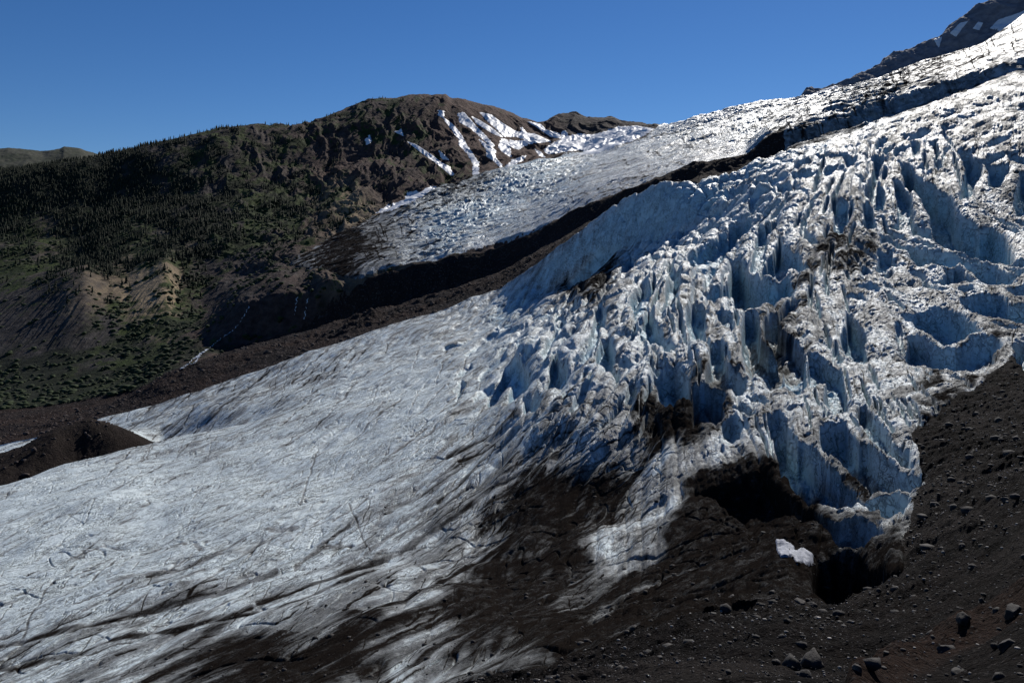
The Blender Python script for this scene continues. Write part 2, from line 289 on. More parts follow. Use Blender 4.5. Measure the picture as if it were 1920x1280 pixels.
cv([(1310,905),(1350,887),(1400,870),(1436,864),(1452,882),(1465,905),(1490,922),(1512,937),(1545,953),(1590,958),(1650,968),(1660,985),(1620,995),(1575,990),(1540,975),(1500,955),(1470,950),(1440,960),(1400,960),(1360,940),(1330,920)], None, .6)  # shadow and dark debris together, cut in as one hollow
cv([(1525,1040),(1535,1010),(1570,995),(1610,1000),(1640,1020),(1660,1045),(1690,1045),(1672,1066),(1640,1083),(1610,1098),(1575,1107),(1550,1107),(1535,1095),(1525,1080)], None, 1.5)
cv([(180,260),(320,250),(360,330),(370,450),(420,540),(500,580),(590,620),(600,700),(560,750),(480,710),(430,680),(340,680),(250,650),(130,640),(130,560),(190,480),(190,380)], R5)
cv([(90,90),(180,190),(170,280),(80,310),(70,230),(100,170)], R5)
cv([(1343,580),(1353,577),(1367,583),(1375,593),(1377,605),(1372,615),(1365,612),(1350,598)])
cv([(400,980),(480,1030),(560,1090),(590,1110),(540,1180),(500,1270),(430,1278),(350,1200),(330,1090)], R5)
cv([(830,1010),(960,980),(1020,1070),(1060,1130),(1100,1200),(1180,1270),(1060,1278),(880,1278),(850,1130)], R5)
cv([(440,900),(560,880),(640,950),(680,1000),(630,1060),(570,1000),(480,930)], R5)
cv([(600,790),(700,790),(790,800),(860,900),(800,940),(720,880)], R5)
cv([(0,700),(130,650),(340,690),(350,760),(320,850),(330,950),(250,1060),(180,1040),(0,1070)], R5)
cv([(1120,890),(1200,830),(1350,780),(1430,830),(1500,950),(1530,1060),(1560,1200),(1450,1220),(1250,1200),(1190,1070),(1130,950)], R8)
cv([(830,170),(880,20),(1000,-80),(1080,-40),(1110,-150),(1140,-130),(1120,0),(1060,120),(1040,200),(990,270),(910,260),(850,200)], R8)
cv([(920,340),(1000,290),(1050,200),(1100,240),(1130,330),(1200,400),(1230,460),(1290,500),(1360,540),(1350,600),(1290,660),(1330,690),(1270,740),(1220,690),(1230,640),(1180,570),(1120,570),(1060,540),(990,490),(960,420)], R8)
cv([(1190,190),(1250,80),(1260,-60),(1310,-140),(1390,-200),(1420,-110),(1400,0),(1360,100),(1300,190),(1230,210)], R8)
cv([(1480,270),(1550,180),(1640,180),(1720,230),(1700,320),(1660,420),(1640,520),(1610,600),(1560,620),(1500,560),(1520,470),(1480,380)], R8)
cv([(1820,250),(1920,240),(1920,390),(1860,340)], R8)
cv([(1640,600),(1720,500),(1740,580),(1700,660),(1640,650)], R8)
cv([(500,560),(600,470),(660,560),(690,650),(680,760),(650,830),(740,900),(700,990),(640,930),(560,840),(480,840),(440,740),(470,640)], R8)
cv([(720,780),(790,730),(900,730),(860,800),(790,850),(740,850)], R8)
cv([(1040,810),(1090,760),(1130,830),(1200,830),(1120,870),(1050,870)], R8)
cv([(210,820),(310,720),(370,610),(400,470),(440,340),(460,230),(530,170),(570,260),(560,350),(510,440),(495,560),(470,640),(410,740),(300,790)], R8)
cv([(0,760),(40,790),(110,830),(145,900),(130,1030),(60,1100),(-40,1150),(-120,1100),(-60,900)], R8)
cv([(680,240),(720,180),(840,40),(850,60),(760,200)], R8, .7)
cv([(800,1180),(800,1100),(850,1000),(960,920),(920,990),(890,1130),(840,1190)], R8)
cv([(470,120),(520,80),(590,-20),(640,0),(590,100),(500,140)], R8)
cv([(300,210),(380,100),(420,120),(360,190)], R8); cv([(160,240),(210,170),(250,200),(200,270)], R8); cv([(250,540),(330,420),(370,370),(320,490)], R8)
cv([(0,300),(80,180),(190,40),(200,70),(120,190),(60,300),(0,380)], R8)
cv([(970,920),(1060,830),(1180,660),(1190,700),(1110,830),(1010,920)], R7); cv([(1080,870),(1150,850),(1200,870),(1150,940),(1100,960)], R7)
cv([(1270,820),(1330,720),(1360,640),(1390,620),(1390,700),(1300,800)], R7)
cv([(1390,610),(1410,540),(1460,480),(1460,560),(1410,620)], R7)
cv([(800,900),(850,800),(890,840),(900,920),(870,990),(800,1000),(700,1060),(640,1150),(560,1170),(640,1080),(720,1010)], R7)
cv([(250,1190),(300,1130),(360,1150),(320,1220),(300,1278),(260,1250)], R7)
cv([(1280,900),(1360,900),(1340,950),(1420,940),(1390,1020),(1300,1050),(1270,1000)], R7)
cv([(980,1120),(1060,1040),(1070,1060),(1010,1140)], R7); cv([(890,1100),(930,1080),(930,1140),(890,1160)], R7)
cv([(120,1200),(180,1060),(250,960),(360,840),(500,715),(700,695),(760,710),(660,760),(570,850),(520,900),(450,980),(380,1040),(300,1080),(200,1130)], R7, 1.2)
cv([(1120,680),(1220,680),(1290,770),(1310,850),(1260,960),(1240,1000),(1110,1100),(1020,1140),(1080,910),(1000,960),(900,1140),(800,1150),(820,1020),(900,920),(1000,770)], Q7, .75)  # this group: cast shadows of the ridges, modelled as carved wedges
cv([(1590,680),(1690,730),(1700,830),(1690,930),(1600,1010),(1510,1010),(1540,920),(1580,800),(1600,720)], Q7)
cv([(1210,1090),(1280,1040),(1380,1090),(1420,1160),(1380,1278),(1300,1330),(1210,1278)], Q7, .8)
cv([(420,1050),(520,950),(560,980),(500,1100),(450,1180),(470,1090)], Q7, .6)
cv([(1380,600),(1480,470),(1560,350),(1590,260),(1660,180),(1680,260),(1620,330),(1560,400),(1500,480),(1520,560),(1440,600)], Q7)
for a, b, c in (((310,560),(560,470),(780,370)), ((560,620),(720,500),(920,370)), ((820,470),(1000,380),(1180,310)), ((640,1130),(760,1010),(880,920)), ((1000,560),(1150,470),(1230,400)), ((1120,520),(1250,470),(1340,420)), ((700,900),(820,760),(1000,620)), ((930,330),(1100,260),(1300,170)), ((400,900),(520,780),(620,720)), ((880,660),(960,560),(1040,500)), ((1180,650),(1300,560),(1400,470)), ((1300,250),(1450,160),(1560,60))):
    cv([a, b, c, (c[0] + 10, c[1] + 30), (b[0] + 25, b[1] + 35), (a[0] + 15, a[1] + 20)], Q7, .9)

def dirfield(pts):
    a = np.zeros_like(_GX); b = np.zeros_like(_GX)
    for x, y, dx, dy in pts:
        t = 2 * math.atan2(dy, dx); w_ = 1 / ((_GX - x) ** 2 + (_GY - y) ** 2 + 200.0) ** 1.3
        a += w_ * math.cos(t); b += w_ * math.sin(t)
    return np.arctan2(b, a) / 2
def trace(ang, x, y, length, wob=.12, step=5.0, flip=1):
    pts = [(x, y)]; px_, py_ = math.cos(0), 0; last = None
    for _ in range(int(length / step)):
        gi = int(np.clip((y + 400) / 10, 0, ang.shape[0] - 1)); gj = int(np.clip((x + 520) / 10, 0, ang.shape[1] - 1))
        t = ang[gi, gj] + random.gauss(0, wob)
        dx, dy = math.cos(t), math.sin(t)
        if last is None:
            if dy * flip < 0: dx, dy = -dx, -dy
        elif dx * last[0] + dy * last[1] < 0: dx, dy = -dx, -dy
        last = (dx, dy); x += dx * step; y += dy * step; pts.append((x, y))
    return pts
def fatten(pts, w0):
    n = len(pts); up, dn_ = [], []
    for i, (x, y) in enumerate(pts):
        a = pts[max(i - 1, 0)]; b = pts[min(i + 1, n - 1)]; dx, dy = b[0] - a[0], b[1] - a[1]; l_ = math.hypot(dx, dy) + 1e-6
        ww = w0 * math.sin(math.pi * (i + .35) / (n - .3)) ** .7 * .5
        up.append((x - dy / l_ * ww, y + dx / l_ * ww)); dn_.append((x + dy / l_ * ww, y - dx / l_ * ww))
    return up + dn_[::-1]
ICEDIR = dirfield([(1000, 620, -1, .6), (950, 700, -1, .6), (1100, 560, -1, .9), (1200, 500, -1, 1.1), (1300, 420, -1, .8), (1400, 360, -1, .9), (1450, 450, -.5, 1), (1550, 380, -.35, 1), (1620, 330, -.2, 1), (1700, 340, .25, 1), (1760, 300, .15, 1), (1800, 380, .5, 1), (1850, 430, 1, .6), (1700, 450, 1, .35), (1800, 480, 1, .2), (1750, 600, 1, .1), (1850, 560, 1, 0), (1700, 620, .8, .6), (1650, 720, .45, 1), (1600, 650, .3, 1), (1550, 700, .2, 1), (1600, 800, .6, 1), (1500, 720, .2, 1), (1420, 640, .1, 1), (1350, 580, .3, 1), (1250, 620, .5, 1), (1200, 600, -.3, 1), (1150, 650, -.6, 1), (1050, 720, -.7, 1), (1400, 820, .3, 1), (1850, 240, 1, -.3), (1700, 230, 1, -.3)])
area_p = [(960, 640), (1100, 500), (1250, 420), (1400, 320), (1600, 262), (1920, 190), (1920, 600), (1760, 700), (1700, 800), (1520, 790), (1300, 790), (1150, 740), (960, 740)]
from_x = np.array([p[0] for p in area_p]); from_y = np.array([p[1] for p in area_p])
made = 0
ALLP = [np.array(p_) for p_, _ in CR]
while made < 80:
    qx, qy = random.uniform(960, 1920), random.uniform(190, 800)
    if polysd(area_p, np.array([qx]), np.array([qy]))[0] < 4: continue
    ln = random.uniform(28, 85); tr = trace(ICEDIR, qx, qy, ln)
    mid = np.array(tr[::3])
    if max([polysd(p_, mid[:, 0], mid[:, 1]).max() for p_ in ALLP if (p_.min(0) < mid.max(0) + 4).all() and (p_.max(0) > mid.min(0) - 4).all()] + [-99]) > -2.5: continue
    pl = fatten(tr, random.uniform(4.5, 9) * (1.2 if qx < 1350 else 1)); CR.append((pl, random.uniform(1.6, 2.6))); ALLP.append(np.array(pl)); made += 1

w = win(('A1', 'G1'))
DZ = np.zeros((R, C), f32)           # displacement
CARVE = np.zeros((R, C), f32)        # how far down inside an opening (0 at the rim)
wx = fbm(XX[w] / 13, YY[w] / 13, 2, 21); wy = fbm(XX[w] / 13, YY[w] / 13, 2, 22)
sc = np.clip(YY[w] / 250, .4, 1.6)
WPX = PX[w] + wx * 3.2 / sc; WPY = PY[w] + wy * 2.6 / sc
CAR = np.zeros(WPX.shape, f32); RIM = np.zeros(WPX.shape, f32)
for poly, k in CR:
    P = np.array(poly); x0, y0 = P.min(0) - 45; x1, y1 = P.max(0) + 45
    c0, c1 = np.searchsorted(pxs, [x0, x1])
    sub = WPY[:, c0:c1]
    rr = np.where(((sub > y0) & (sub < y1)).any(1))[0]
    if len(rr) == 0: continue
    r0, r1 = rr[0], rr[-1] + 1
    sx, sy = WPX[r0:r1, c0:c1], WPY[r0:r1, c0:c1]
    sd = polysd(poly, sx, sy)
    sd = np.where((sy > y0) & (sy < y1), sd + .8, -50)
    mx = max(sd.max(), 1.5)
    yl = YY[w][r0:r1, c0:c1]
    dep = np.clip(k * 2.3 * mx * yl / F, 1.0, 34)
    wall = np.clip(0.16 * mx + 1.2, 1.6, 4.5)
    prof = sstep(-0.6, wall, sd) * (0.72 + 0.28 * np.clip(sd / mx, 0, 1))
    CAR[r0:r1, c0:c1] = np.maximum(CAR[r0:r1, c0:c1], dep * prof)
    RIM[r0:r1, c0:c1] = np.maximum(RIM[r0:r1, c0:c1], (sd > -49) * (np.exp(-np.clip(-sd, 0, 60) / 3.0) * np.clip(dep * .05, 0, 1.0) + np.exp(-np.clip(-sd, 0, 60) / (5 + .35 * mx)) * np.clip(dep * .17, 0, 3.2)))
DZ[w] -= CAR + RIM
CARVE[w] = CAR
print('crevasses', len(CR), round(time.time() - T_START, 1))

# ------------------------------------------------------------------ relief
# broken-ice weight and roughness of the near glacier
ser = sample(field([(1100, 560, .7), (1200, 500, .7), (1250, 430, .7), (1350, 380, .75), (1420, 340, .7), (1400, 400, .7), (1500, 310, .5), (1500, 280, .6), (1180, 600, .4), (1280, 620, .2), (1400, 680, .12), (1450, 780, .1), (1000, 640, .4), (950, 720, .2), (860, 760, .08), (900, 640, .1), (1100, 700, .2), (1050, 600, .6), (1100, 760, .12), (1600, 330, .12), (1500, 400, .08), (1450, 480, .05), (1540, 350, .1), (1750, 350, .06), (1850, 260, .12), (1700, 240, .28), (1600, 270, .38), (1800, 210, .24), (1900, 180, .22), (1850, 330, .08), (1600, 550, .06), (1500, 600, .08), (1800, 500, .06), (1700, 700, .05), (1300, 850, .12), (1200, 900, .08), (1050, 900, .08), (800, 900, .05), (600, 800, .03), (400, 900, .03), (100, 1000, .03), (600, 1100, .06), (300, 1200, .05), (1000, 1150, .05), (800, 660, .03), (1150, 440, .12), (1240, 380, .2), (1050, 490, .1), (990, 560, .1), (1120, 485, .02, 2), (1080, 520, .02, 2), (1245, 345, .75), (1185, 373, .6), (1135, 403, .5), (1300, 347, .7), (1085, 440, .3)], 1.6), PX, PY)
cd, sn = 0.89, 0.45
g = (cls == GLACIER) | (cls == MOUND) | (cls == GROUND)
rows_near = win(('A0', 'G1'))
x, y = XX[rows_near], YY[rows_near]
al = x * f32(0.45) + y * f32(0.89); ac = x * f32(0.89) - y * f32(0.45)      # along and across the flow
wv = fbm(x / 60, y / 60, 2, 31) * 8
ice = fbm(x / 70, y / 70, 3, 30) * 2.6 + (billow((ac + wv * 1.5) / 16, (al + wv) / 60, 3, 33) - .4) * 2.3 * (.55 + .45 * fbm(x / 50, y / 50, 2, 36)) + fbm(ac / 4, al / 8, 3, 35) * 0.2
# cracks crossing the tongue and along it
def cracks(u, v, wd, seed):
    n = np.abs(perlin(u, v, seed)) 
    return 1 - sstep(0, wd, n)
c1 = cracks((ac + wv) / 8, al / 40, .05, 41) * sstep(-.1, .3, perlin(x / 35, y / 35, 42))
c2 = cracks((al + wv) / 11, ac / 30, .045, 43) * sstep(0, .35, perlin(x / 30, y / 30, 44))
c3 = cracks((ac + wv) / 4, al / 13, .06, 45) * sstep(-.1, .3, perlin(x / 22, y / 22, 46))
CRK = np.maximum(np.maximum(c1, c2), c3)
s_ = ser[rows_near]
rdw = sample(field([(1000, 640, 1), (1080, 600, .9), (1150, 640, 1), (1200, 700, .9), (1100, 700, 1), (1000, 720, .9), (950, 760, .6), (1050, 800, .45), (1150, 800, .4), (1200, 850, .3), (1250, 640, .7), (1300, 600, .5), (880, 760, .35), (860, 700, .35), (900, 640, .5), (800, 660, .2), (800, 800, .1), (650, 800, .05), (1000, 900, .2), (1100, 900, .2), (850, 950, .2), (600, 1000, .1), (300, 900, .03), (300, 1100, .1), (1300, 830, .25), (1200, 900, .5), (1400, 700, .15), (1450, 600, .15), (1600, 500, .22), (1700, 550, .18), (1500, 400, .12), (1700, 330, .12), (1850, 350, .12), (1300, 450, .3), (1200, 520, .6), (1650, 720, .07), (1750, 700, .05), (1850, 550, .15), (1400, 850, .15), (1150, 440, .1), (1850, 220, .1), (600, 1250, .0, 3), (300, 1300, 0, 3), (800, 1200, .02, 3), (900, 1280, .0, 3), (1000, 1120, .1, 2), (1200, 1080, .08, 3), (1400, 1020, .1, 2), (400, 1400, 0, 3)], 1.7), PX[rows_near], PY[rows_near])
tw = fbm(x / 45, y / 45, 3, 57) * 7
# long curving ribs: noise drawn out along the direction the ice breaks in
lx, ly = np.meshgrid(np.arange(900, 2120, 2.5), np.arange(150, 960, 2.5))
def drawn_out(wave, steps, seed):
    acc = np.zeros(lx.shape, f32); wt = 0
    ca, sa = np.cos(2 * ICEDIR), np.sin(2 * ICEDIR)
    def ang(px_, py_): return np.arctan2(sample(sa, px_, py_), sample(ca, px_, py_)) / 2
    for sg in (1, -1):
        qx, qy = lx.copy(), ly.copy(); t = ang(qx, qy); dx, dy = sg * np.cos(t), sg * np.sin(t)
        for k in range(steps):
            g_ = math.exp(-2 * (k / steps) ** 2)
            acc += g_ * perlin(qx / wave, qy / wave, seed); wt += g_
            qx = qx + dx * 3; qy = qy + dy * 3
            t = ang(qx, qy); nx, ny = np.cos(t), np.sin(t); f_ = np.where(nx * dx + ny * dy < 0, -1, 1); dx, dy = nx * f_, ny * f_
    return acc / acc.std()
rb1 = np.abs(drawn_out(36, 44, 201)); rb2 = np.abs(drawn_out(15, 20, 202))
ribs = np.sqrt(np.clip(rb1, 0, 1.7)) * 1.0 + np.clip(rb2, 0, 1.7) * .16 - .85
wpx_, wpy_ = PX[rows_near] + tw * 1.2, PY[rows_near]
fx, fy = np.clip((wpx_ - 900) / 2.5, 0, lx.shape[1] - 1.01), np.clip((wpy_ - 150) / 2.5, 0, lx.shape[0] - 1.01)
xi, yi = fx.astype(np.int32), fy.astype(np.int32); dx, dy = (fx - xi).astype(f32), (fy - yi).astype(f32)
RIB = ((ribs[yi, xi] * (1 - dx) + ribs[yi, xi + 1] * dx) * (1 - dy) + (ribs[yi + 1, xi] * (1 - dx) + ribs[yi + 1, xi + 1] * dx) * dy).astype(f32)
ribw = sample(field([(1000, 650, .8), (1100, 600, 1), (1200, 550, 1), (1300, 500, 1), (1350, 420, .7), (1420, 340, .5), (1420, 500, .4), (1500, 420, .5), (1600, 330, .4), (1750, 330, .35), (1850, 420, .35), (1700, 500, .4), (1800, 560, .3), (1500, 600, .4), (1600, 700, .25), (1400, 700, .4), (1400, 750, .45), (1550, 800, .3), (1250, 700, .8), (1100, 750, .7), (1000, 760, .5), (900, 720, .2), (880, 820, .05), (1000, 900, .1), (1150, 900, .2), (1300, 880, .3), (1720, 740, .15), (1780, 680, .1), (1850, 230, .4), (1700, 230, .5), (1150, 440, .05), (1240, 385, .1), (1060, 490, .05), (1120, 490, .05, 2), (800, 700, .05), (500, 900, 0), (1000, 1100, 0), (1400, 1000, .05), (960, 560, .05)], 1.8), PX[rows_near], PY[rows_near]) * sstep(915, 1000, PX[rows_near])
rid = (billow((ac + tw) / 22, (al + tw * 2) / 60, 2, 58, .3) - .45) * 9 + (billow((ac - tw) / 44, (al + tw) / 80, 2, 59) - .4) * 10
f1, f2, idv = worley((ac + wv * .6) / 13, (al + wv) / 20, 3)
blocks = np.sqrt(np.clip((f2 - f1) * 1.5, 0, .7) / .7)
f1b, f2b, _ = worley(ac / 6 + wv / 8, al / 9, 5)
blocks2 = np.sqrt(np.clip((f2b - f1b) * 1.7, 0, .6) / .6)
seracs = (blocks - 0.75) * 7 + (idv - .5) * 6 * blocks + (blocks2 - .7) * 1.2 + fbm(x / 6, y / 6, 2, 50) * .3
lum = fbm(x / 16, y / 16, 2, 52) * 1.3 + (billow(x / 9, y / 12, 3, 53) - .4) * 1.6
ice_d = ice - CRK * .55 + s_ * seracs * .85 + np.clip(s_ * 4, 0, 1) * lum * .35 + rdw * rid * .55 + ribw * RIB * np.clip(y, 60, 800) * (17.0 / F)
# moraine rubble
yc = np.clip(y, 6, 400)
grd = fbm(x / 24, y / 24, 3, 60) * np.clip(yc / 40, .15, 1.3) + (ridged((x * .6 + y * .8) / 6, (x * .8 - y * .6) / 16, 3, 61) - .6) * np.clip(yc / 70, .1, .8) \
    + fbm(x / 2.6, y / 2.6, 4, 62) * np.clip(yc / 130, .07, .45) + fbm(x / .7, y / .7, 3, 63) * np.clip(yc / 400, .03, .14)
mnd = (fbm(x / 18, y / 18, 4, 65) * .9 + (ridged(x / 8, y / 16, 3, 66) - .6) * .9) * sstep(320, 230, PX[rows_near])
cn = cls[rows_near]
dnear = np.where(cn == GLACIER, ice_d, np.where(cn == MOUND, mnd, grd))
bank_d = np.full(dnear.shape, 1e6, f32)
bk = [(1600, 1285), (1650, 1258), (1720, 1228), (1790, 1198), (1850, 1165), (1940, 1105), (2100, 1010)]
bkx, bky = PX[rows_near], PY[rows_near]
for (ax, ay), (bx, by) in zip(bk[:-1], bk[1:]):
    ex, ey = bx - ax, by - ay
    t = np.clip(((bkx - ax) * ex + (bky - ay) * ey) / (ex * ex + ey * ey), 0, 1)
    bank_d = np.minimum(bank_d, np.hypot(bkx - ax - ex * t, bky - ay - ey * t))
bank = np.exp(-(bank_d / 16) ** 2) * (cn == GROUND) * (y < 60)
dnear = dnear + bank * .55 * (1 + .5 * fbm(x / 1.5, y / 1.5, 3, 67)) * np.clip(y / 18, .5, 1.3)
GMASK = np.zeros((R, C, 4), f32); GMASK[rows_near, :, 0] = np.clip(np.exp(-(bank_d / 26) ** 2) * (y < 60), 0, 1); GMASK[rows_near, :, 1] = np.clip(.5 + fbm(x / 14, y / 30, 4, 68), 0, 1)
# soften the change from gravel to ice
blend = np.clip(np.abs(sdm) / 14, 0, 1) if sdm.shape == dnear.shape else 1
gl = rows_near
DZ[gl] += dnear.astype(f32)
CRK_full = np.zeros((R, C), f32); CRK_full[rows_near] = CRK
print('near relief', round(time.time() - T_START, 1))

rows_far = slice(np.searchsorted(SEG, sid['E']), R)
x, y = XX[rows_far], YY[rows_far]
fade = sstep(0, 1, (y - np.exp(T[sid['E']]).astype(f32)) / 70)
wv = fbm(x / 160, y / 160, 3, 70) * 40
rock = (ridged((x + wv) / 120, (y + wv) / 150, 5, 71) - .6) * 26 + (ridged((x * .8 - y * .6 + wv) / 40, (x * .6 + y * .8) / 60, 4, 72) - .6) * 10 + fbm(x / 9, y / 9, 3, 73) * 2
gully = (ridged((x + y * .25 + wv) / 110, (y - x * .2 + wv) / 420, 5, 74, .55) - .55) * 46
hill = gully * np.interp(PX[rows_far], [0, 300, 480, 640], [.2, .22, .5, .9]) + fbm(x / 260, y / 260, 3, 75) * 16 + (ridged((x + wv) / 45, y / 110, 4, 76) - .6) * 14 * np.interp(PX[rows_far], [0, 350, 500, 640, 760], [.25, .35, .9, .6, .3]) + (ridged((x - y * .22 + wv * .35) / 70, (y + x * .2) / 520, 4, 78, .5) - .6) * 26 * sstep(620, 760, PX[rows_far]) + fbm(x / 14, y / 14, 3, 77) * 1.8
mw = sstep(700, 640, PY[rows_far]) * sstep(500, 560, PY[rows_far]) * sstep(340, 290, PX[rows_far])
hill = hill * (1 - .6 * mw) + mw * (ridged((x + y * .12 + wv * .15) / 14, y / 330, 4, 79, .6) - .6) * 6.5
uz = sample(field([(1030, 315, 1), (980, 325, 1), (1090, 305, .7), (900, 390, 1), (860, 410, 1), (820, 440, .9), (940, 370, .9), (780, 470, .5), (1000, 400, .15), (1100, 350, .15), (900, 460, .15), (1200, 320, .1), (1300, 300, .12), (1240, 270, .5), (1300, 250, .8), (1400, 225, .9), (1500, 205, .8), (1380, 245, .7), (1500, 225, .6), (1600, 185, 1), (1640, 165, 1), (1700, 150, .5), (1800, 120, .3), (1900, 80, .3), (1200, 275, .3), (1120, 290, .15), (700, 430, .2), (700, 500, .25), (1350, 290, .1)], 2.0), PX[rows_far], PY[rows_far])
uw = fbm(x / 90, y / 90, 3, 80) * 30
upf = fbm(x / 180, y / 180, 3, 81) * 7 + (billow((x * .5 + y * .2 + uw) / 50, (y - x * .2 + uw) / 90, 3, 85) - .4) * 2.2 + uz * ((billow((x * .5 - y * .3 + uw) / 15, (y + uw) / 26, 3, 82) - .4) * 9) + (billow((x * .35 + y + uw) / 30, (x - y * .3 + uw * 2) / 140, 3, 83) - .4) * 2.4
cf = cls[rows_far]
near_up = np.where(cf == UPPER, upf, np.where(cf == HILL, hill, rock))
amp = np.where(cf == HILL, np.interp(PY[rows_far], [180, 240, 320, 440, 500, 600, 760], [.35, .7, 1, .85, .5, .5, .3]), 1)
amp = np.where(cf == MORAINE, np.interp(PX[rows_far], [0, 500, 700, 820, 1000, 1300, 1900], [.25, .3, .9, .5, .38, .38, .3]), amp)
amp = amp * np.where(SG[rows_far] >= sid['G7'], .8, 1) * np.where(cf == HILL, 1 - .35 * sstep(800, 900, PX[rows_far]), 1)
DZ[rows_far] += (near_up * amp * fade).astype(f32)
# soften class borders so no cliffs appear along them: average displacement sideways and along
def blur(a, n):
    k = n
    c = np.cumsum(np.pad(a, ((0, 0), (k + 1, k)), mode='edge'), axis=1, dtype=np.float64)
    a = (c[:, 2 * k + 1:] - c[:, :-2 * k - 1]) / (2 * k + 1)
    c = np.cumsum(np.pad(a, ((k + 1, k), (0, 0)), mode='edge'), axis=0, dtype=np.float64)
    return ((c[2 * k + 1:] - c[:-2 * k - 1]) / (2 * k + 1)).astype(f32)
bd = np.zeros((R, C), f32)
bd[:-1] = np.maximum(bd[:-1], cls[:-1] != cls[1:]); bd[:, :-1] = np.maximum(bd[:, :-1], cls[:, :-1] != cls[:, 1:])
wb = np.clip(blur(bd, 5) * 8, 0, 1)
DZ = DZ * (1 - wb) + blur(DZ, 4) * wb
print('relief', round(time.time() - T_START, 1))

# ------------------------------------------------------------------ masks
def nz(a): return np.clip(a, 0, 1).astype(f32)
dirt_shadeF = field([(100, 1000, .06), (300, 950, .06), (500, 880, .08), (650, 860, .1), (800, 830, .14), (200, 1100, .12), (450, 1080, .2), (600, 1050, .2), (560, 940, .12), (700, 960, .25), (850, 900, .4), (760, 1040, .35), (880, 1000, .6), (950, 880, .5), (1000, 820, .42), (100, 1200, .25), (300, 1180, .4), (40, 1240, .35), (200, 1260, .4), (330, 1270, .85), (450, 1225, .9), (560, 1240, .95), (640, 1230, .95), (700, 1190, .75), (560, 1150, .45), (700, 1110, .5), (850, 1080, .72), (800, 1200, .68), (900, 1230, .62), (760, 1265, .58), (900, 1130, 1), (960, 1080, .9), (1000, 1140, 1), (1080, 1200, 1.1), (960, 1200, .75),
    (1000, 960, 1), (1040, 940, 1), (1010, 1000, 1), (1130, 920, 1), (1160, 900, .9), (1080, 1040, .9), (1100, 830, .42), (1150, 800, .45), (1080, 780, .4), (1240, 775, .9), (1290, 800, 1), (1210, 840, .7), (1170, 850, .55), (1180, 980, .5), (1230, 920, .35), (1130, 1010, .52), (1060, 1110, .8), (1280, 860, .2), (1350, 830, .15), (1420, 820, .15), (1250, 1000, .9), (1300, 1000, 1), (1200, 1080, .95), (1400, 1000, 1), (1350, 920, .95), (1450, 960, 1.3), (1380, 905, 1.7, 2), (1430, 900, 1.7, 2), (1350, 935, 1.6, 2), (1420, 940, 1.7, 2), (1480, 930, 1.4, 2), (1330, 908, 1.3), (1500, 872, 1.3), (1525, 900, 1.2), (1490, 845, .9), (1560, 832, .8), (1600, 855, .8), (1620, 800, .7), (1400, 1080, 1), (1300, 1120, 1), (1520, 1000, 1), (1600, 960, .75), (1560, 920, .5), (1480, 1060, .9), (1600, 1050, 1), (1650, 930, .5), (1620, 1010, 1),  # strongest marks: debris on the ice-hole walls plus black shadow painted in
    (1700, 760, .45), (1650, 720, .33), (1600, 760, .3), (1550, 780, .4), (1740, 735, .75), (1780, 700, .8), (1715, 780, .7), (1800, 650, .5), (1760, 660, .4), (1860, 640, .8), (1900, 600, .5), (1700, 620, .25), (1600, 640, .25), (1560, 700, .35), (1500, 830, .4), (1540, 900, .4), (1690, 820, .4), (1480, 740, .3), (1420, 720, .25), (1340, 725, .8), (1320, 740, .9), (1330, 770, .8),
    (1540, 450, .75), (1590, 455, .9), (1570, 470, .95), (1530, 490, .7), (1515, 530, .85), (1480, 585, .95), (1500, 610, .75), (1460, 640, .85), (1540, 520, .4), (1620, 445, .7), (1560, 560, .3), (1530, 600, .2), (1450, 530, .25), (1640, 540, .3), (1700, 520, .35), (1760, 540, .5), (1800, 560, .3), (1720, 480, .2), (1640, 400, .4), (1560, 400, .42), (1500, 400, .4), (1480, 450, .35), (1500, 470, .45), (1440, 420, .25), (1650, 300, .34), (1750, 300, .38), (1770, 360, .4), (1850, 260, .5), (1880, 200, .52), (1920, 300, .48), (1900, 160, .5), (1780, 240, .46), (1700, 240, .38), (1800, 200, .48), (1600, 270, .2), (1500, 300, .18), (1400, 340, .18), (1300, 380, .08), (1200, 380, .05), (1250, 440, .18), (1200, 520, .24), (1300, 540, .35), (1350, 560, .35), (1270, 610, .4), (1200, 640, .35), (1250, 680, .4), (1120, 640, .3), (1080, 680, .2), (1070, 620, .15), (1000, 660, .15), (960, 690, .2), (920, 740, .25), (900, 660, .2), (850, 640, .35), (750, 650, .35), (800, 600, .4), (650, 680, .35), (500, 730, .4), (400, 770, .4), (300, 780, .35), (220, 785, .25), (600, 760, .25), (450, 790, .3), (50, 840, .1), (700, 720, .2), (780, 720, .1), (1000, 560, .2), (1060, 500, .15), (1120, 440, .1), (1120, 490, 1, 2), (1080, 520, 1, 2), (1060, 540, .9, 1), (1850, 460, .4), (1900, 420, .3), (1800, 640, .4)], 2.4)
dn = sample(dirt_shadeF, PX, PY)
ZONE = sample(field([(1100, 560, .3), (1200, 450, .2), (1400, 360, .6), (1500, 400, 1), (1600, 300, 1), (1800, 220, 1), (1900, 200, 1), (1800, 400, 1), (1700, 600, 1), (1500, 600, 1), (1300, 550, .7), (1250, 650, .7), (1450, 750, .8), (1650, 750, .8), (1000, 650, .2), (900, 700, 0), (700, 800, 0), (300, 1000, 0), (800, 1000, 0), (1000, 900, .1), (1200, 900, .2), (1400, 850, .5), (1100, 440, .1), (1250, 370, .1)], 1.8), PX, PY)
dn = dn + .10 * ZONE * np.clip(1 - dn, 0, 1)
x, y = XX, YY
al = x * f32(0.45) + y * f32(0.89); ac = x * f32(0.89) - y * f32(0.45)
iceR = win(('A1', 'G1'))
streak = np.zeros((R, C), f32)
fine_ = np.zeros((R, C), f32)
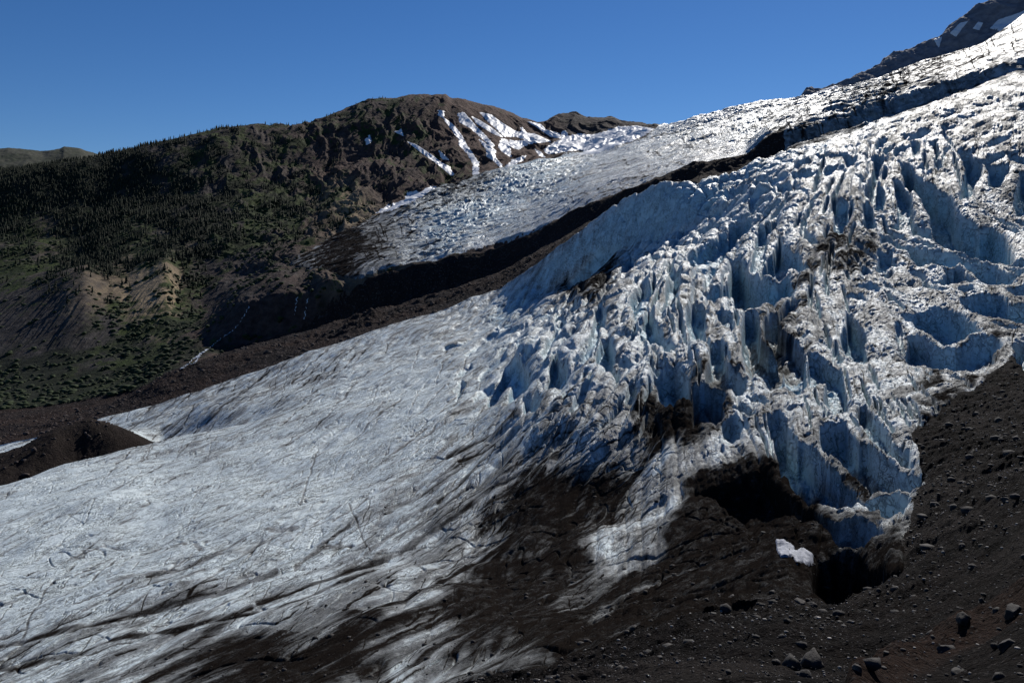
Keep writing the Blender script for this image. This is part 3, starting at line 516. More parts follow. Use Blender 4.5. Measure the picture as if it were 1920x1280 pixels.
streak[iceR] = fbm(ac[iceR] / 7 + fbm(x[iceR] / 40, y[iceR] / 40, 2, 90) * 1.5, al[iceR] / 60, 5, 91, .62) * .8 + fbm(x[iceR] / 14, y[iceR] / 14, 4, 93, .6) * .5
fine_[iceR] = (billow(x[iceR] / 4.2 + streak[iceR], y[iceR] / 4.2, 3, 95, .6) - .45)
dirt_shade = nz(dn - fine_ * ZONE * .36 + streak * (.16 + .75 * dn * (1.25 - dn) * 2) * .7 + CRK_full * .4 * np.clip(1 - dn, 0, 1) + sstep(.6, .95, dn) * .15)
STK = np.zeros(WPX.shape, f32)
def stroke(pts, wd, val, soft=1.2):
    P = np.array(pts); x0, y0 = P.min(0) - 8; x1, y1 = P.max(0) + 8
    c0, c1 = np.searchsorted(pxs, [x0, x1])
    sub = WPY[:, c0:c1]
    rr = np.where(((sub > y0) & (sub < y1)).any(1))[0]
    if len(rr) == 0 or c1 <= c0: return
    r0, r1 = rr[0], rr[-1] + 1
    sx, sy = WPX[r0:r1, c0:c1], WPY[r0:r1, c0:c1]
    d = np.full(sx.shape, 1e6, f32)
    for (ax, ay), (bx, by) in zip(pts[:-1], pts[1:]):
        ex, ey = bx - ax, by - ay
        t = np.clip(((sx - ax) * ex + (sy - ay) * ey) / (ex * ex + ey * ey + 1e-9), 0, 1)
        d = np.minimum(d, (sx - ax - ex * t) ** 2 + (sy - ay - ey * t) ** 2)
    v = val * (1 - sstep(wd * .35, wd * soft, np.sqrt(d)))
    STK[r0:r1, c0:c1] = np.maximum(STK[r0:r1, c0:c1], v)
for pts, wd, v in [([(0,1195),(120,1170),(280,1130),(430,1090),(520,1060)],5,.5), ([(480,1120),(600,1085),(700,1045),(830,985),(960,900),(1080,830)],5,.5), ([(840,852),(900,825),(960,790),(1010,765)],6,.75), ([(860,872),(930,840)],3,.6), ([(270,1040),(340,1020),(380,1040)],5,.55),
    ([(560,965),(575,905),(592,850)],2,.5), ([(655,955),(675,990),(692,1022)],2,.5), ([(0,1232),(200,1200),(330,1180),(470,1130)],6,.5), ([(300,1182),(430,1150),(560,1120),(700,1060)],4,.45), ([(640,1180),(760,1130),(900,1050),(1000,990)],6,.6), ([(700,1270),(820,1200),(960,1120),(1060,1080)],5,.5), ([(555,1055),(600,1020),(655,1008)],4,.5), ([(200,1100),(300,1080),(400,1050),(480,1010),(560,1000)],3,.4), ([(120,1120),(170,1085),(240,1030)],2.2,.45), ([(40,1180),(90,1100),(150,1040)],2.2,.4), ([(330,1130),(345,1110),(420,1060)],2,.45)]:
    stroke(pts, wd, v)
TDIR = dirfield([(100, 1000, 1, -.36), (400, 950, 1, -.42), (700, 900, 1, -.55), (900, 950, 1, -.7), (300, 1200, 1, -.34), (700, 1150, 1, -.48), (1000, 1100, 1, -.6), (500, 750, 1, -.95), (700, 680, 1, -.95), (300, 790, 1, -.8), (1000, 850, 1, -.75), (100, 900, 1, -.32), (500, 850, 1, -.5)])
TDIR2 = TDIR - math.radians(27)
for k in range(950):
    qx, qy = random.uniform(-40, 1150), random.uniform(640, 1290)
    if k > 720: qx, qy = random.uniform(850, 1260), random.uniform(740, 1000)
    lower = qy > 780
    if qy < 790 - .0 * qx and qx < 200: continue
    if random.random() < .62: stroke(trace(TDIR, qx, qy, random.uniform(25, 150), .10), random.uniform(.7, 1.5) * (1.5 if random.random() < .15 else 1), random.uniform(.22, .6))
    else: stroke(trace(TDIR2, qx, qy, random.uniform(12, 60), .2), random.uniform(.6, 1.1), random.uniform(.3, .65))
ZEROIN = [(1330, 440), (1920, 200), (1920, 620), (1740, 730), (1690, 830), (1480, 860), (1250, 800), (1200, 640)]
for k in range(900):                      # fine cracks across the ridges of the icefall
    qx, qy = random.uniform(1200, 1920), random.uniform(220, 850)
    if polysd(ZEROIN, np.array([qx]), np.array([qy]))[0] < 0: continue
    stroke(trace(ICEDIR + (math.pi / 2 + .3 if random.random() < .75 else 0), qx, qy, random.uniform(8, 38), .2, 4), random.uniform(.7, 1.5), random.uniform(.3, .65))
STK *= np.where(PY[iceR] < 1050, .75, 1)
dirt_shade = np.where((dn < .62) & (dirt_shade > .5), .5 + (dirt_shade - .5) * .4, dirt_shade)
dirt_shade[iceR] = nz(dirt_shade[iceR] + STK * (1 - .8 * np.clip(CARVE[iceR] / 2, 0, 1)))
DZ[iceR] += (fine_[iceR] * 1.1 + fbm(x[iceR] / 1.9, y[iceR] / 1.9, 2, 96) * .22) * ZONE[iceR] * (cls[iceR] == GLACIER)
DZ[iceR] -= STK * np.clip(YY[iceR] / 500, .25, 1.0) * .9 * (cls[iceR] == GLACIER)
z_ = Z0[iceR] + DZ[iceR]
steep = sstep(.8, 2.2, np.hypot(np.gradient(z_, axis=0) / np.maximum(np.gradient(YY[iceR], axis=0), .03), np.gradient(z_, axis=1) / np.maximum(np.gradient(XX[iceR], axis=1), .03)))
dirt_shade[iceR] = dirt_shade[iceR] * (1 - .6 * steep * sstep(.95, .6, dn[iceR])) 
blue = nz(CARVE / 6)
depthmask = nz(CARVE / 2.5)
dirt_shade = nz(dirt_shade * (1 - .55 * depthmask * sstep(.95, .5, dn)))
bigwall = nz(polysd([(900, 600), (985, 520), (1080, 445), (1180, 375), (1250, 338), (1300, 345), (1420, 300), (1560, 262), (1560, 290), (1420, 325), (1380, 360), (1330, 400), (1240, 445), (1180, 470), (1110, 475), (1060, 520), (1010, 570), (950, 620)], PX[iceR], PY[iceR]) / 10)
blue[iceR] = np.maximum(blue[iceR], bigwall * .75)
ICE_M = np.stack([dirt_shade, blue, nz(.5 + streak * .5), np.ones_like(dirt_shade)], -1)

FOREST = [(100, 380, 1), (200, 380, 1), (30, 370, 1), (250, 400, .9), (180, 430, .8), (120, 340, .9), (60, 330, .9), (250, 340, .8), (300, 310, .5), (350, 290, .3), (330, 350, .6), (400, 360, .6), (370, 420, .9), (330, 430, .7), (410, 420, .7), (450, 380, .5), (350, 450, .8), (400, 460, .8), (430, 440, .5), (200, 480, .9), (140, 490, .95), (240, 490, .9), (100, 500, .6), (280, 490, .5), (262, 503, .7), (275, 545, -.4, 3), (300, 540, -.4, 3), (240, 555, -.4, 2), (300, 565, -.2), (200, 516, .8), (150, 530, -.3, 2), (60, 548, -.3, 2), (50, 440, .12), (100, 460, .15), (30, 500, .2), (250, 445, .1), (480, 410, .1), (520, 380, .5), (560, 380, .55), (540, 350, .4), (500, 300, .2), (600, 330, .1), (650, 300, .02), (600, 250, .05), (700, 250, 0), (450, 300, .25), (430, 480, .2), (470, 450, .1), (330, 520, .5), (350, 550, .3), (320, 550, .5), (300, 600, .1), (200, 650, .05), (150, 710, .9, 2), (80, 750, 1, 2), (250, 710, .9, 2), (220, 650, .6), (300, 640, .7), (330, 600, .7), (0, 760, 1), (400, 560, 0), (450, 520, 0), (800, 300, 0), (520, 420, .1), (480, 260, .15), (150, 570, 0), (80, 560, 0), (30, 410, .9), (160, 460, .7)]
ZZ = Z0 + DZ
PYV = HZ - F * ZZ / YY                # where each point shows
# hillside: grass, bare soil tint (grey to red-brown to tan), forest floor
grassF = field([(50, 440, .7), (120, 470, .6), (30, 500, .6), (250, 440, .75), (280, 455, .7), (100, 400, .1), (250, 350, .2), (350, 300, .45), (420, 270, .5), (300, 300, .25), (480, 330, .35), (400, 340, .5), (440, 420, .6), (470, 400, .8), (520, 400, .9), (550, 405, .9), (440, 460, .9), (480, 420, .7), (380, 420, .25), (330, 400, .2), (560, 330, .25), (640, 370, .8), (630, 350, .3), (540, 300, .5), (580, 360, .6), (700, 290, .3), (720, 250, .55), (640, 240, .45), (560, 260, .45), (500, 250, .4), (620, 290, .1), (650, 320, .0), (740, 240, .45), (800, 300, .35), (830, 320, .45), (780, 270, .5), (700, 330, 0), (720, 360, 0), (800, 220, .15), (850, 250, .03), (950, 230, .0), (1000, 260, 0), (1080, 230, .05), (250, 700, .55), (150, 740, .55), (50, 760, .55), (200, 760, .55), (300, 640, .5), (230, 600, .7), (330, 580, .75), (350, 500, .6), (340, 520, .55), (100, 650, .0), (100, 580, 0), (50, 620, .0), (150, 560, 0), (280, 550, 0), (200, 540, .0), (60, 700, .3), (400, 540, .15), (450, 500, .1), (400, 580, .05), (430, 550, 0), (500, 470, .05), (600, 440, 0), (150, 680, .25), (200, 640, .3), (180, 700, .8), (240, 660, .75), (100, 300, .6), (0, 320, .5)], 2.2)
tanF = field([(280, 540, 1), (300, 530, 1), (250, 545, .9), (210, 548, .6), (120, 585, .7), (165, 570, .5), (70, 540, .5), (130, 520, .5), (100, 560, .15), (50, 600, .1), (150, 620, .1), (100, 660, .1), (50, 660, .1), (640, 385, .8), (620, 400, .7), (600, 410, .4), (480, 275, .4), (500, 285, .4), (420, 290, 0), (450, 320, 0), (330, 470, .5), (320, 460, .5), (600, 300, .2), (700, 300, .1), (800, 250, .1), (900, 220, .1), (450, 500, .05), (400, 560, .1), (200, 650, .1), (300, 350, .1), (560, 290, .4)], 2.2)
redF = field([(620, 340, .8), (600, 300, .6), (680, 260, .5), (700, 290, .6), (760, 290, .5), (900, 210, 1.1), (960, 225, 1.2), (850, 230, .9), (900, 280, .9), (800, 300, .7), (760, 240, .6), (1000, 240, 1), (1080, 225, .15), (500, 300, .3), (300, 400, .1), (100, 580, -.1), (50, 640, -.1), (180, 620, -.05), (150, 520, .2), (450, 500, .2), (600, 420, .4), (700, 360, .4), (200, 700, .1), (700, 600, .2), (400, 700, .5), (600, 640, .55)], 2.0)
hr = rows_far
xh, yh = XX[hr], YY[hr]
n1 = fbm(xh / 60, yh / 90, 5, 101, .6); n2 = fbm(xh / 22, yh / 30, 4, 102, .6)
# slope: steep ground holds no grass
gz = np.abs(np.gradient(ZZ[hr], axis=0) / np.maximum(np.gradient(YY[hr], axis=0), .05)); gx = np.abs(np.gradient(ZZ[hr], axis=1) / np.maximum(np.gradient(XX[hr], axis=1), .05))
slope = np.hypot(gz, gx)
pxh, pyh = PX[hr], PY[hr]
gr = nz(sample(grassF, pxh, pyh) + n1 * .35 + n2 * .2 - sstep(1.0, 2.2, slope) * .5)
HILL_M = np.zeros((R, C, 4), f32)
HILL_M[hr] = np.stack([gr, nz(sample(tanF, pxh, pyh) + n2 * .12), nz(sample(redF, pxh, pyh) + n1 * .25), nz(sample(field(FOREST, 2.4), pxh, pyh) + fbm(xh / 70, yh / 70, 4, 141, .6) * .45)], -1)
# upper glacier dirt
udF = field([(560, 480, .6), (600, 455, .75), (640, 440, 1.0), (700, 420, .6), (740, 400, .65), (800, 370, .6), (860, 350, 1), (900, 335, 1), (850, 365, .75), (930, 322, .5), (650, 478, 1.25), (690, 465, 1.15), (730, 458, .8), (620, 490, 1.2), (585, 492, .9), (650, 505, 1.0), (780, 450, .35), (780, 425, .3), (720, 440, .6), (690, 500, .3), (760, 480, .3), (840, 465, .25), (900, 440, .2), (800, 450, .5), (960, 400, .15), (1050, 370, .15), (1000, 330, .08), (1060, 310, .08), (1100, 345, .25), (1150, 340, .25), (1180, 320, .2), (1200, 300, .12), (1150, 285, .03), (1250, 290, .12), (1300, 250, .2), (1300, 295, .2), (1400, 220, .25), (1420, 260, .1), (1500, 215, .25), (1550, 205, .2), (1600, 180, .45), (1600, 205, .6), (1640, 195, .6), (1700, 160, .4), (1800, 125, .42), (1900, 80, .4), (1880, 60, .35), (1910, 60, .4), (1850, 105, .45), (1340, 280, .1), (1520, 255, .8, 2), (1500, 262, .8, 2), (1580, 240, .6, 2), (1640, 215, .5, 2), (1700, 192, .5, 2), (1760, 175, .55, 2), (1830, 150, .5, 2), (1900, 120, .5, 2), (1920, 95, .55), (1850, 118, .6), (1750, 152, .6), (900, 380, -.1, 2), (860, 410, -.1, 2), (830, 440, .05, 2), (950, 360, -.05), (980, 330, .05)], 2.4)
ud = sample(udF, pxh, pyh)
ust = fbm((xh * .8 - yh * .35) / 10 + n1, (xh * .4 + yh) / 110, 5, 111, .62) * .7 + n2 * .4
urid = (1 - ridged((xh * .35 + yh + uw) / 26, (xh - yh * .3 + uw * 2) / 120, 3, 83))
STK = np.zeros((R, C), f32)[hr]
WPX = pxh + n1 * 2; WPY = pyh + n2 * 1.5
UDIR = dirfield([(700, 490, 1, -.4), (760, 440, 1, -.45), (850, 450, 1, -.3), (950, 400, 1, -.35), (1050, 360, 1, -.35), (1150, 330, 1, -.2), (1300, 270, 1, -.3), (1500, 220, 1, -.35), (1700, 150, 1, -.45), (640, 440, 1, -.55)])
UDIR2 = dirfield([(900, 440, .5, 1), (960, 400, .6, 1), (1050, 345, 1, .35), (1100, 340, 1, .3), (1150, 330, 1, .1), (1200, 300, 1, .0), (1300, 250, .5, 1), (1400, 220, .6, 1), (1560, 190, .4, 1), (1650, 165, .4, 1), (800, 470, .4, 1), (1300, 290, 1, -.1)])
def upper_strokes(n):
    for k in range(n):
        qx = random.uniform(560, 1900); qy = np.interp(qx, [560, 700, 900, 1100, 1300, 1500, 1900], [480, 455, 395, 335, 265, 215, 75]) + random.uniform(-60, 60) * (.5 if qx > 1250 or qx < 700 else 1)
        if random.random() < .5: stroke(trace(UDIR, qx, qy, random.uniform(20, 90), .08), random.uniform(.8, 1.5), random.uniform(.2, .5))
        else: stroke(trace(UDIR2, qx, qy, random.uniform(8, 34), .12, 4), random.uniform(.7, 1.2), random.uniform(.35, .7))
upper_strokes(400)
udirt = nz(STK + ud + ust * (.1 + .42 * ud) + sstep(.3, .75, urid) * .22)
UP_M = np.zeros((R, C, 4), f32)
UP_M[hr] = np.stack([udirt, nz(uz * .8 + ust * .2 - .05), nz(.5 + ust * .5), np.ones_like(ud)], -1)
print('masks', round(time.time() - T_START, 1))

# ------------------------------------------------------------------ Blender helpers
scene = bpy.context.scene
col = scene.collection
def mesh_np(name, verts, quads, mat=None, smooth=True, attr=None, tris=False):
    me = bpy.data.meshes.new(name)
    n = quads.shape[1]
    me.vertices.add(len(verts)); me.vertices.foreach_set('co', np.ascontiguousarray(verts, f32).ravel())
    me.loops.add(quads.size); me.loops.foreach_set('vertex_index', np.ascontiguousarray(quads, np.int32).ravel())
    me.polygons.add(len(quads)); me.polygons.foreach_set('loop_start', np.arange(0, quads.size, n, dtype=np.int32))
    me.update(calc_edges=True)
    if smooth: me.polygons.foreach_set('use_smooth', np.ones(len(quads), bool))
    if attr is not None:
        a = me.attributes.new('mask', 'FLOAT_COLOR', 'POINT'); a.data.foreach_set('color', np.ascontiguousarray(attr, f32).ravel())
    if mat: me.materials.append(mat)
    o = bpy.data.objects.new(name, me); col.objects.link(o)
    return o
def structure(o): o['kind'] = 'structure'; return o
def thing(o, label, cat, group=None):
    o['label'] = label; o['category'] = cat
    if group: o['group'] = group
    return o

class NT:
    def __init__(s, name):
        s.m = bpy.data.materials.new(name); s.m.use_nodes = True; s.t = s.m.node_tree; s.t.nodes.clear()
        s.out = s.t.nodes.new('ShaderNodeOutputMaterial'); s.b = s.t.nodes.new('ShaderNodeBsdfPrincipled')
        s.t.links.new(s.b.outputs[0], s.out.inputs[0])
        s.co = s.t.nodes.new('ShaderNodeTexCoord').outputs['Object']
    def n(s, typ, **kw):
        nd = s.t.nodes.new(typ)
        for k, v in kw.items():
            if k in nd.inputs: s.set(nd.inputs[k], v)
            else: setattr(nd, k, v)
        return nd
    def set(s, inp, v):
        if isinstance(v, bpy.types.NodeSocket): s.t.links.new(v, inp)
        else: inp.default_value = v
    def noise(s, scale, detail=6, rough=.6, co=None, dist=0):
        nd = s.n('ShaderNodeTexNoise', Scale=scale, Detail=detail, Roughness=rough, Distortion=dist); s.set(nd.inputs['Vector'], co or s.co); return nd.outputs['Fac']
    def math(s, op, a, b=None, c=None, clamp=False):
        nd = s.t.nodes.new('ShaderNodeMath'); nd.operation = op; nd.use_clamp = clamp
        for i, v in enumerate((a, b, c)):
            if v is not None: s.set(nd.inputs[i], v)
        return nd.outputs[0]
    def mix(s, fac, a, b):
        nd = s.t.nodes.new('ShaderNodeMix'); nd.data_type = 'RGBA'
        s.set(nd.inputs[0], fac); s.set(nd.inputs[6], a); s.set(nd.inputs[7], b); return nd.outputs[2]
    def ramp(s, v, lo, hi, a=0.0, b=1.0):
        nd = s.t.nodes.new('ShaderNodeMapRange'); nd.interpolation_type = 'SMOOTHSTEP'
        s.set(nd.inputs[0], v); nd.inputs[1].default_value = lo; nd.inputs[2].default_value = hi; nd.inputs[3].default_value = a; nd.inputs[4].default_value = b; return nd.outputs[0]
    def attr(s):
        a = s.n('ShaderNodeAttribute', attribute_name='mask'); sp = s.t.nodes.new('ShaderNodeSeparateColor'); s.t.links.new(a.outputs['Color'], sp.inputs[0])
        return sp.outputs[0], sp.outputs[1], sp.outputs[2], a.outputs['Alpha']
    def bump(s, h, strength, dist):
        nd = s.n('ShaderNodeBump', Strength=strength, Distance=dist); s.set(nd.inputs['Height'], h); s.set(s.b.inputs['Normal'], nd.outputs[0])
    def fin(s, colr, rough, spec=.5):
        s.set(s.b.inputs['Base Color'], colr); s.set(s.b.inputs['Roughness'], rough); s.set(s.b.inputs['Specular IOR Level'], spec); return s.m
def rgb(r, g, b): return (r, g, b, 1)

def ice_material(name, fine, clean, bump_d, ang, dust=.82):
    s = NT(name); d, b, st, _ = s.attr()
    mp = s.n('ShaderNodeMapping'); s.set(mp.inputs['Vector'], s.co); mp.vector_type = 'TEXTURE'; mp.inputs['Rotation'].default_value = (0, 0, ang); mp.inputs['Scale'].default_value = (1, 2.6, 1.4)
    mq = s.n('ShaderNodeMapping'); s.set(mq.inputs['Vector'], s.co); mq.vector_type = 'TEXTURE'; mq.inputs['Rotation'].default_value = (0, 0, ang + math.radians(34)); mq.inputs['Scale'].default_value = (1, 5, 1.5)
    n8 = s.noise(fine * .8, 5, .6, mq.outputs[0], .5)
    n1 = s.noise(fine, 8, .68); n2 = s.noise(fine * 5.3, 5, .7); n3 = s.noise(fine * .22, 5, .6)
    n4 = s.noise(fine * 1.1, 8, .7, mp.outputs[0], .6); n5 = s.noise(fine * .3, 6, .65, mp.outputs[0], .4)
    mz = s.n('ShaderNodeMapping'); s.set(mz.inputs['Vector'], s.co); mz.inputs['Scale'].default_value = (.05, .05, .9 * fine)
    dd = s.math('ADD', d, s.math('MULTIPLY', s.math('SUBTRACT', n1, .5), .5))
    dd = s.math('ADD', dd, s.math('MULTIPLY', s.math('SUBTRACT', n2, .5), .5))
    dd = s.math('ADD', dd, s.math('MULTIPLY', s.math('SUBTRACT', n4, .5), .5))
    dd = s.math('ADD', dd, s.math('MULTIPLY', s.math('SUBTRACT', n5, .5), .4))
    n6 = s.noise(fine * 17, 4, .7); dd = s.math('ADD', dd, s.math('MULTIPLY', s.math('SUBTRACT', n6, .5), .35))
    n7 = s.noise(1.0, 5, .65, mz.outputs[0]); dd = s.math('ADD', dd, s.math('MULTIPLY', s.math('MULTIPLY', s.math('SUBTRACT', n7, .5), b), .7))
    fac = s.ramp(dd, .3, 1.02)
    lines = s.math('ABSOLUTE', s.math('SUBTRACT', n4, .5))
    crack = s.math('MULTIPLY', s.ramp(lines, .0, .020, 1, 0), s.ramp(n3, .38, .52))
    crack = s.math('MAXIMUM', crack, s.math('MULTIPLY', s.ramp(s.math('ABSOLUTE', s.math('SUBTRACT', n8, .5)), 0, .012, 1, 0), s.ramp(n5, .45, .6)))
    fac = s.math('MAXIMUM', fac, s.math('MULTIPLY', crack, .85))
    wn = s.n('ShaderNodeTexNoise', Scale=fine * .8, Detail=4.0); s.set(wn.inputs['Vector'], mp.outputs[0])
    va = s.n('ShaderNodeVectorMath', operation='MULTIPLY_ADD'); s.set(va.inputs[0], wn.outputs['Color']); va.inputs[1].default_value = (2.2 / fine * .55,) * 3; s.set(va.inputs[2], mp.outputs[0])
    cells = None
    for sc_, wd_, lo, hi in ((.14, .030, .44, .60), (.34, .045, .40, .58)):
        vo = s.n('ShaderNodeTexVoronoi', feature='DISTANCE_TO_EDGE', Scale=fine * sc_ * 1.8); s.set(vo.inputs['Vector'], va.outputs[0])
        e = s.math('MULTIPLY', s.ramp(vo.outputs['Distance'], 0, wd_, 1, 0), s.ramp(n5 if cells is None else n3, lo, hi))
        cells = e if cells is None else s.math('MAXIMUM', cells, s.math('MULTIPLY', e, .75))
    fac = s.math('MAXIMUM', fac, s.math('MULTIPLY', cells, .7)); crack = s.math('MAXIMUM', crack, cells)
    white = s.mix(s.ramp(n3, .35, .65), rgb(*[c * .86 for c in clean]), rgb(*clean))
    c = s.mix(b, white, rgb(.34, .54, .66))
    film = s.math('MULTIPLY', s.ramp(s.math('ADD', dd, s.math('MULTIPLY', s.math('SUBTRACT', n6, .5), .3)), .12, .62), dust)
    c = s.mix(film, c, s.mix(n1, rgb(.135, .132, .126), rgb(.29, .30, .30)))
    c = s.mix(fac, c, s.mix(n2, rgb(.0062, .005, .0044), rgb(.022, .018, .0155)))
    h = s.math('ADD', s.math('ADD', s.math('MULTIPLY', n1, .6), s.math('MULTIPLY', n2, .3)), s.math('MULTIPLY', n4, .2))
    h = s.math('SUBTRACT', h, s.math('MULTIPLY', s.math('MULTIPLY', crack, s.ramp(d, .4, .8, 1, 0)), .4))
    h = s.math('ADD', h, s.math('MULTIPLY', n6, s.math('MULTIPLY', fac, .25)))
    s.bump(h, .8, bump_d)
    r = s.math('ADD', .45, s.math('MULTIPLY', fac, .4))
    return s.fin(c, r, s.math('MULTIPLY', s.math('SUBTRACT', 1.0, fac), .28))
M_ICE = ice_material('glacier_ice', .55, (.64, .73, .76), 1.15, math.radians(-26.6))
M_ICE2 = ice_material('upper_ice', .19, (.50, .545, .575), 4, math.radians(-60), .5)

def ground_material(name, fine, a, b, c, bd, tint=False):
    s = NT(name); n1 = s.noise(fine, 9, .7); n2 = s.noise(fine * .12, 4, .6); n3 = s.noise(fine * 4, 4, .7)
    v = s.n('ShaderNodeTexVoronoi', Scale=fine * 1.4); s.set(v.inputs['Vector'], s.co)
    k = s.mix(s.ramp(n2, .35, .65), rgb(*a), rgb(*b))
    k = s.mix(s.ramp(n1, .55, .75), k, rgb(*c))
    if tint:
        g0, g1, _, _ = s.attr()
        k = s.mix(s.math('MULTIPLY', s.ramp(s.math('ADD', g0, s.math('MULTIPLY', s.math('SUBTRACT', n1, .5), .8)), .25, .8), .5), k, rgb(.036, .020, .014))
        k = s.mix(s.math('MULTIPLY', s.ramp(g1, .5, .9), .5), k, rgb(.028, .024, .022))
    k = s.mix(s.math('MULTIPLY', s.ramp(n3, .35, .5, 1, 0), .6), k, rgb(.006, .005, .005))
    v2 = s.n('ShaderNodeTexVoronoi', Scale=fine * 3.6); s.set(v2.inputs['Vector'], s.co)
    vs_ = s.t.nodes.new('ShaderNodeSeparateColor'); s.t.links.new(v2.outputs['Color'], vs_.inputs[0])
    k = s.mix(s.math('MULTIPLY', s.ramp(vs_.outputs[0], .72, .98), s.ramp(v2.outputs['Distance'], .25, .5, 1, 0)), k, rgb(*[q * (3.0 if tint else 1.5) for q in c]))
    h = s.math('ADD', s.math('MULTIPLY', n1, .7), s.math('ADD', s.math('MULTIPLY', n3, .3), s.math('ADD', s.math('MULTIPLY', v.outputs['Distance'], .5), s.math('MULTIPLY', v2.outputs['Distance'], -.35))))
    s.bump(h, .9, bd)
    return s.fin(k, .95, .04)
M_GROUND = ground_material('moraine_gravel', 2.2, (.0030, .0026, .0026), (.0066, .0046, .004), (.016, .0145, .0138), .3, True)
M_MOUND = ground_material('debris', .5, (.018, .0145, .013), (.028, .022, .019), (.05, .042, .038), 1.2)
M_BAND = ground_material('dark_rock', .13, (.020, .0175, .018), (.035, .025, .022), (.078, .068, .064), 3.5)

def hill_material():
    s = NT('hillside'); g, t, r, k = s.attr()
    n1 = s.noise(.08, 9, .7); n2 = s.noise(.5, 5, .7); n3 = s.noise(.02, 5, .6)
    rock = s.mix(s.ramp(n1, .35, .7), rgb(.022, .020, .020), rgb(.066, .060, .058))
    red = s.mix(s.ramp(n1, .3, .7), rgb(.040, .021, .017), rgb(.108, .056, .041))
    tan = s.mix(n2, rgb(.14, .105, .065), rgb(.36, .28, .18))
    c = s.mix(r, rock, red); c = s.mix(s.ramp(t, .3, .95), c, tan)
    grass = s.mix(s.ramp(n3, .35, .65), rgb(.016, .027, .007), rgb(.048, .070, .015))
    grass = s.mix(s.math('MULTIPLY', s.ramp(n2, .4, .6), .6), grass, rgb(.012, .018, .007))
    gf = s.math('ADD', g, s.math('MULTIPLY', s.math('SUBTRACT', n1, .5), .9))
    c = s.mix(s.ramp(gf, .3, .6), c, grass)
    kf = s.math('ADD', k, s.math('MULTIPLY', s.math('SUBTRACT', n2, .5), .5))
    c = s.mix(s.ramp(kf, .25, .7, 0, .9), c, rgb(.0085, .0135, .0065))
    s.bump(s.math('ADD', s.math('MULTIPLY', n1, .8), s.math('MULTIPLY', n2, .2)), .8, 6)
    return s.fin(c, .95, .15)
M_HILL = hill_material()
def plain(name, a, b, scale, rough=.8, bd=0, spec=.3):
    s = NT(name); n = s.noise(scale, 6, .65)
    c = s.mix(s.ramp(n, .35, .65), rgb(*a), rgb(*b))
    if bd: s.bump(n, .7, bd)
    return s.fin(c, rough, spec)
M_SNOW = plain('snow', (.62, .65, .69), (.75, .77, .79), .05, .6, 1.0)
M_OLDSNOW = plain('old_snow', (.17, .19, .23), (.34, .36, .42), 1.6, .7, .3)
M_FARROCK = plain('far_rock_haze', (.12, .122, .14), (.21, .21, .228), .03, .9, 6)  # pale rock with distance haze put into its blue-grey colour
M_TREE = plain('conifer', (.006, .010, .005), (.014, .023, .009), .2, .9)
M_SHRUB = plain('shrub', (.009, .018, .005), (.022, .038, .009), .1, .9)
M_ROCK = plain('boulder_rock', (.012, .0105, .010), (.040, .036, .034), 3, .85, .1)
M_PALE = plain('pale_boulder_rock', (.024, .021, .020), (.062, .056, .052), 3, .85, .1)
M_BROCK = plain('band_rock', (.020, .015, .014), (.085, .068, .062), .6, .9, 0, .2)
M_GRAVEL = plain('sparkle_gravel', (.10, .095, .09), (.30, .285, .27), 6, .8, 0, .3)  # pale colour carries the sunlit sparkle of the small stones
M_WATER = plain('white_water', (.55, .6, .65), (.75, .78, .8), .2, .3)

# ------------------------------------------------------------------ land objects
idx = np.arange(R * C, dtype=np.int32).reshape(R, C)
V = np.stack([XX, YY, ZZ], -1).reshape(-1, 3)
Q = np.stack([idx[:-1, :-1], idx[:-1, 1:], idx[1:, 1:], idx[1:, :-1]], -1).reshape(-1, 4)
qc = cls[:-1, :-1].ravel()
def part_of(name, mask, mat, attr):
    q = Q[mask]; u, inv = np.unique(q.ravel(), return_inverse=True)
    return structure(mesh_np(name, V[u], inv.reshape(-1, 4), mat, True, attr.reshape(-1, attr.shape[-1])[u] if attr is not None else None))
part_of('ground', qc == GROUND, M_GROUND, GMASK)
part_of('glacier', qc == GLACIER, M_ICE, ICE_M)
part_of('hill', qc == MOUND, M_MOUND, None)
part_of('terrain', qc == MORAINE, M_BAND, None)
part_of('mountain', qc == HILL, M_HILL, HILL_M)
part_of('glacier', qc == UPPER, M_ICE2, UP_M)
print('land', round(time.time() - T_START, 1))

# far ridge on the left and the summit flank on the right: own sheets
def sheet(name, lines, rows, mat, amp, sc_, p0, p1, masks=None):
    global pxs
    keep = pxs; pxs = np.arange(p0, p1, 2.0)
    t, z = [], []
    for pts in lines:
        p = np.array(pts, float); ly = np.interp(pxs, p[:, 0], np.log(p[:, 2])); py = np.interp(pxs, p[:, 0], p[:, 1])
        t.append(ly); z.append((HZ - py) / F * np.exp(ly))
    t, z = np.array(t), np.array(z)
    yy, zz, sg = surface(t, z, rows)
    px = np.broadcast_to(pxs, yy.shape); xx = yy * (px - CX) / F
    zz = zz + ((ridged((xx + yy * .5) / sc_, yy / sc_ / 1.6, 5, 121) - .6) * amp + fbm(xx / 20, yy / 20, 3, 122) * amp * .12)
    i = np.arange(yy.size).reshape(yy.shape)
    q = np.stack([i[:-1, :-1], i[:-1, 1:], i[1:, 1:], i[1:, :-1]], -1).reshape(-1, 4)
    pxs = keep
    o = mesh_np(name, np.stack([xx, yy, zz], -1).reshape(-1, 3), q, mat, True)
    return structure(o), px, HZ - F * zz / yy, np.stack([xx, yy, zz], -1)
M_RIDGE = plain('ridge_grass', (.022, .03, .012), (.05, .05, .033), .01, .9, 10)
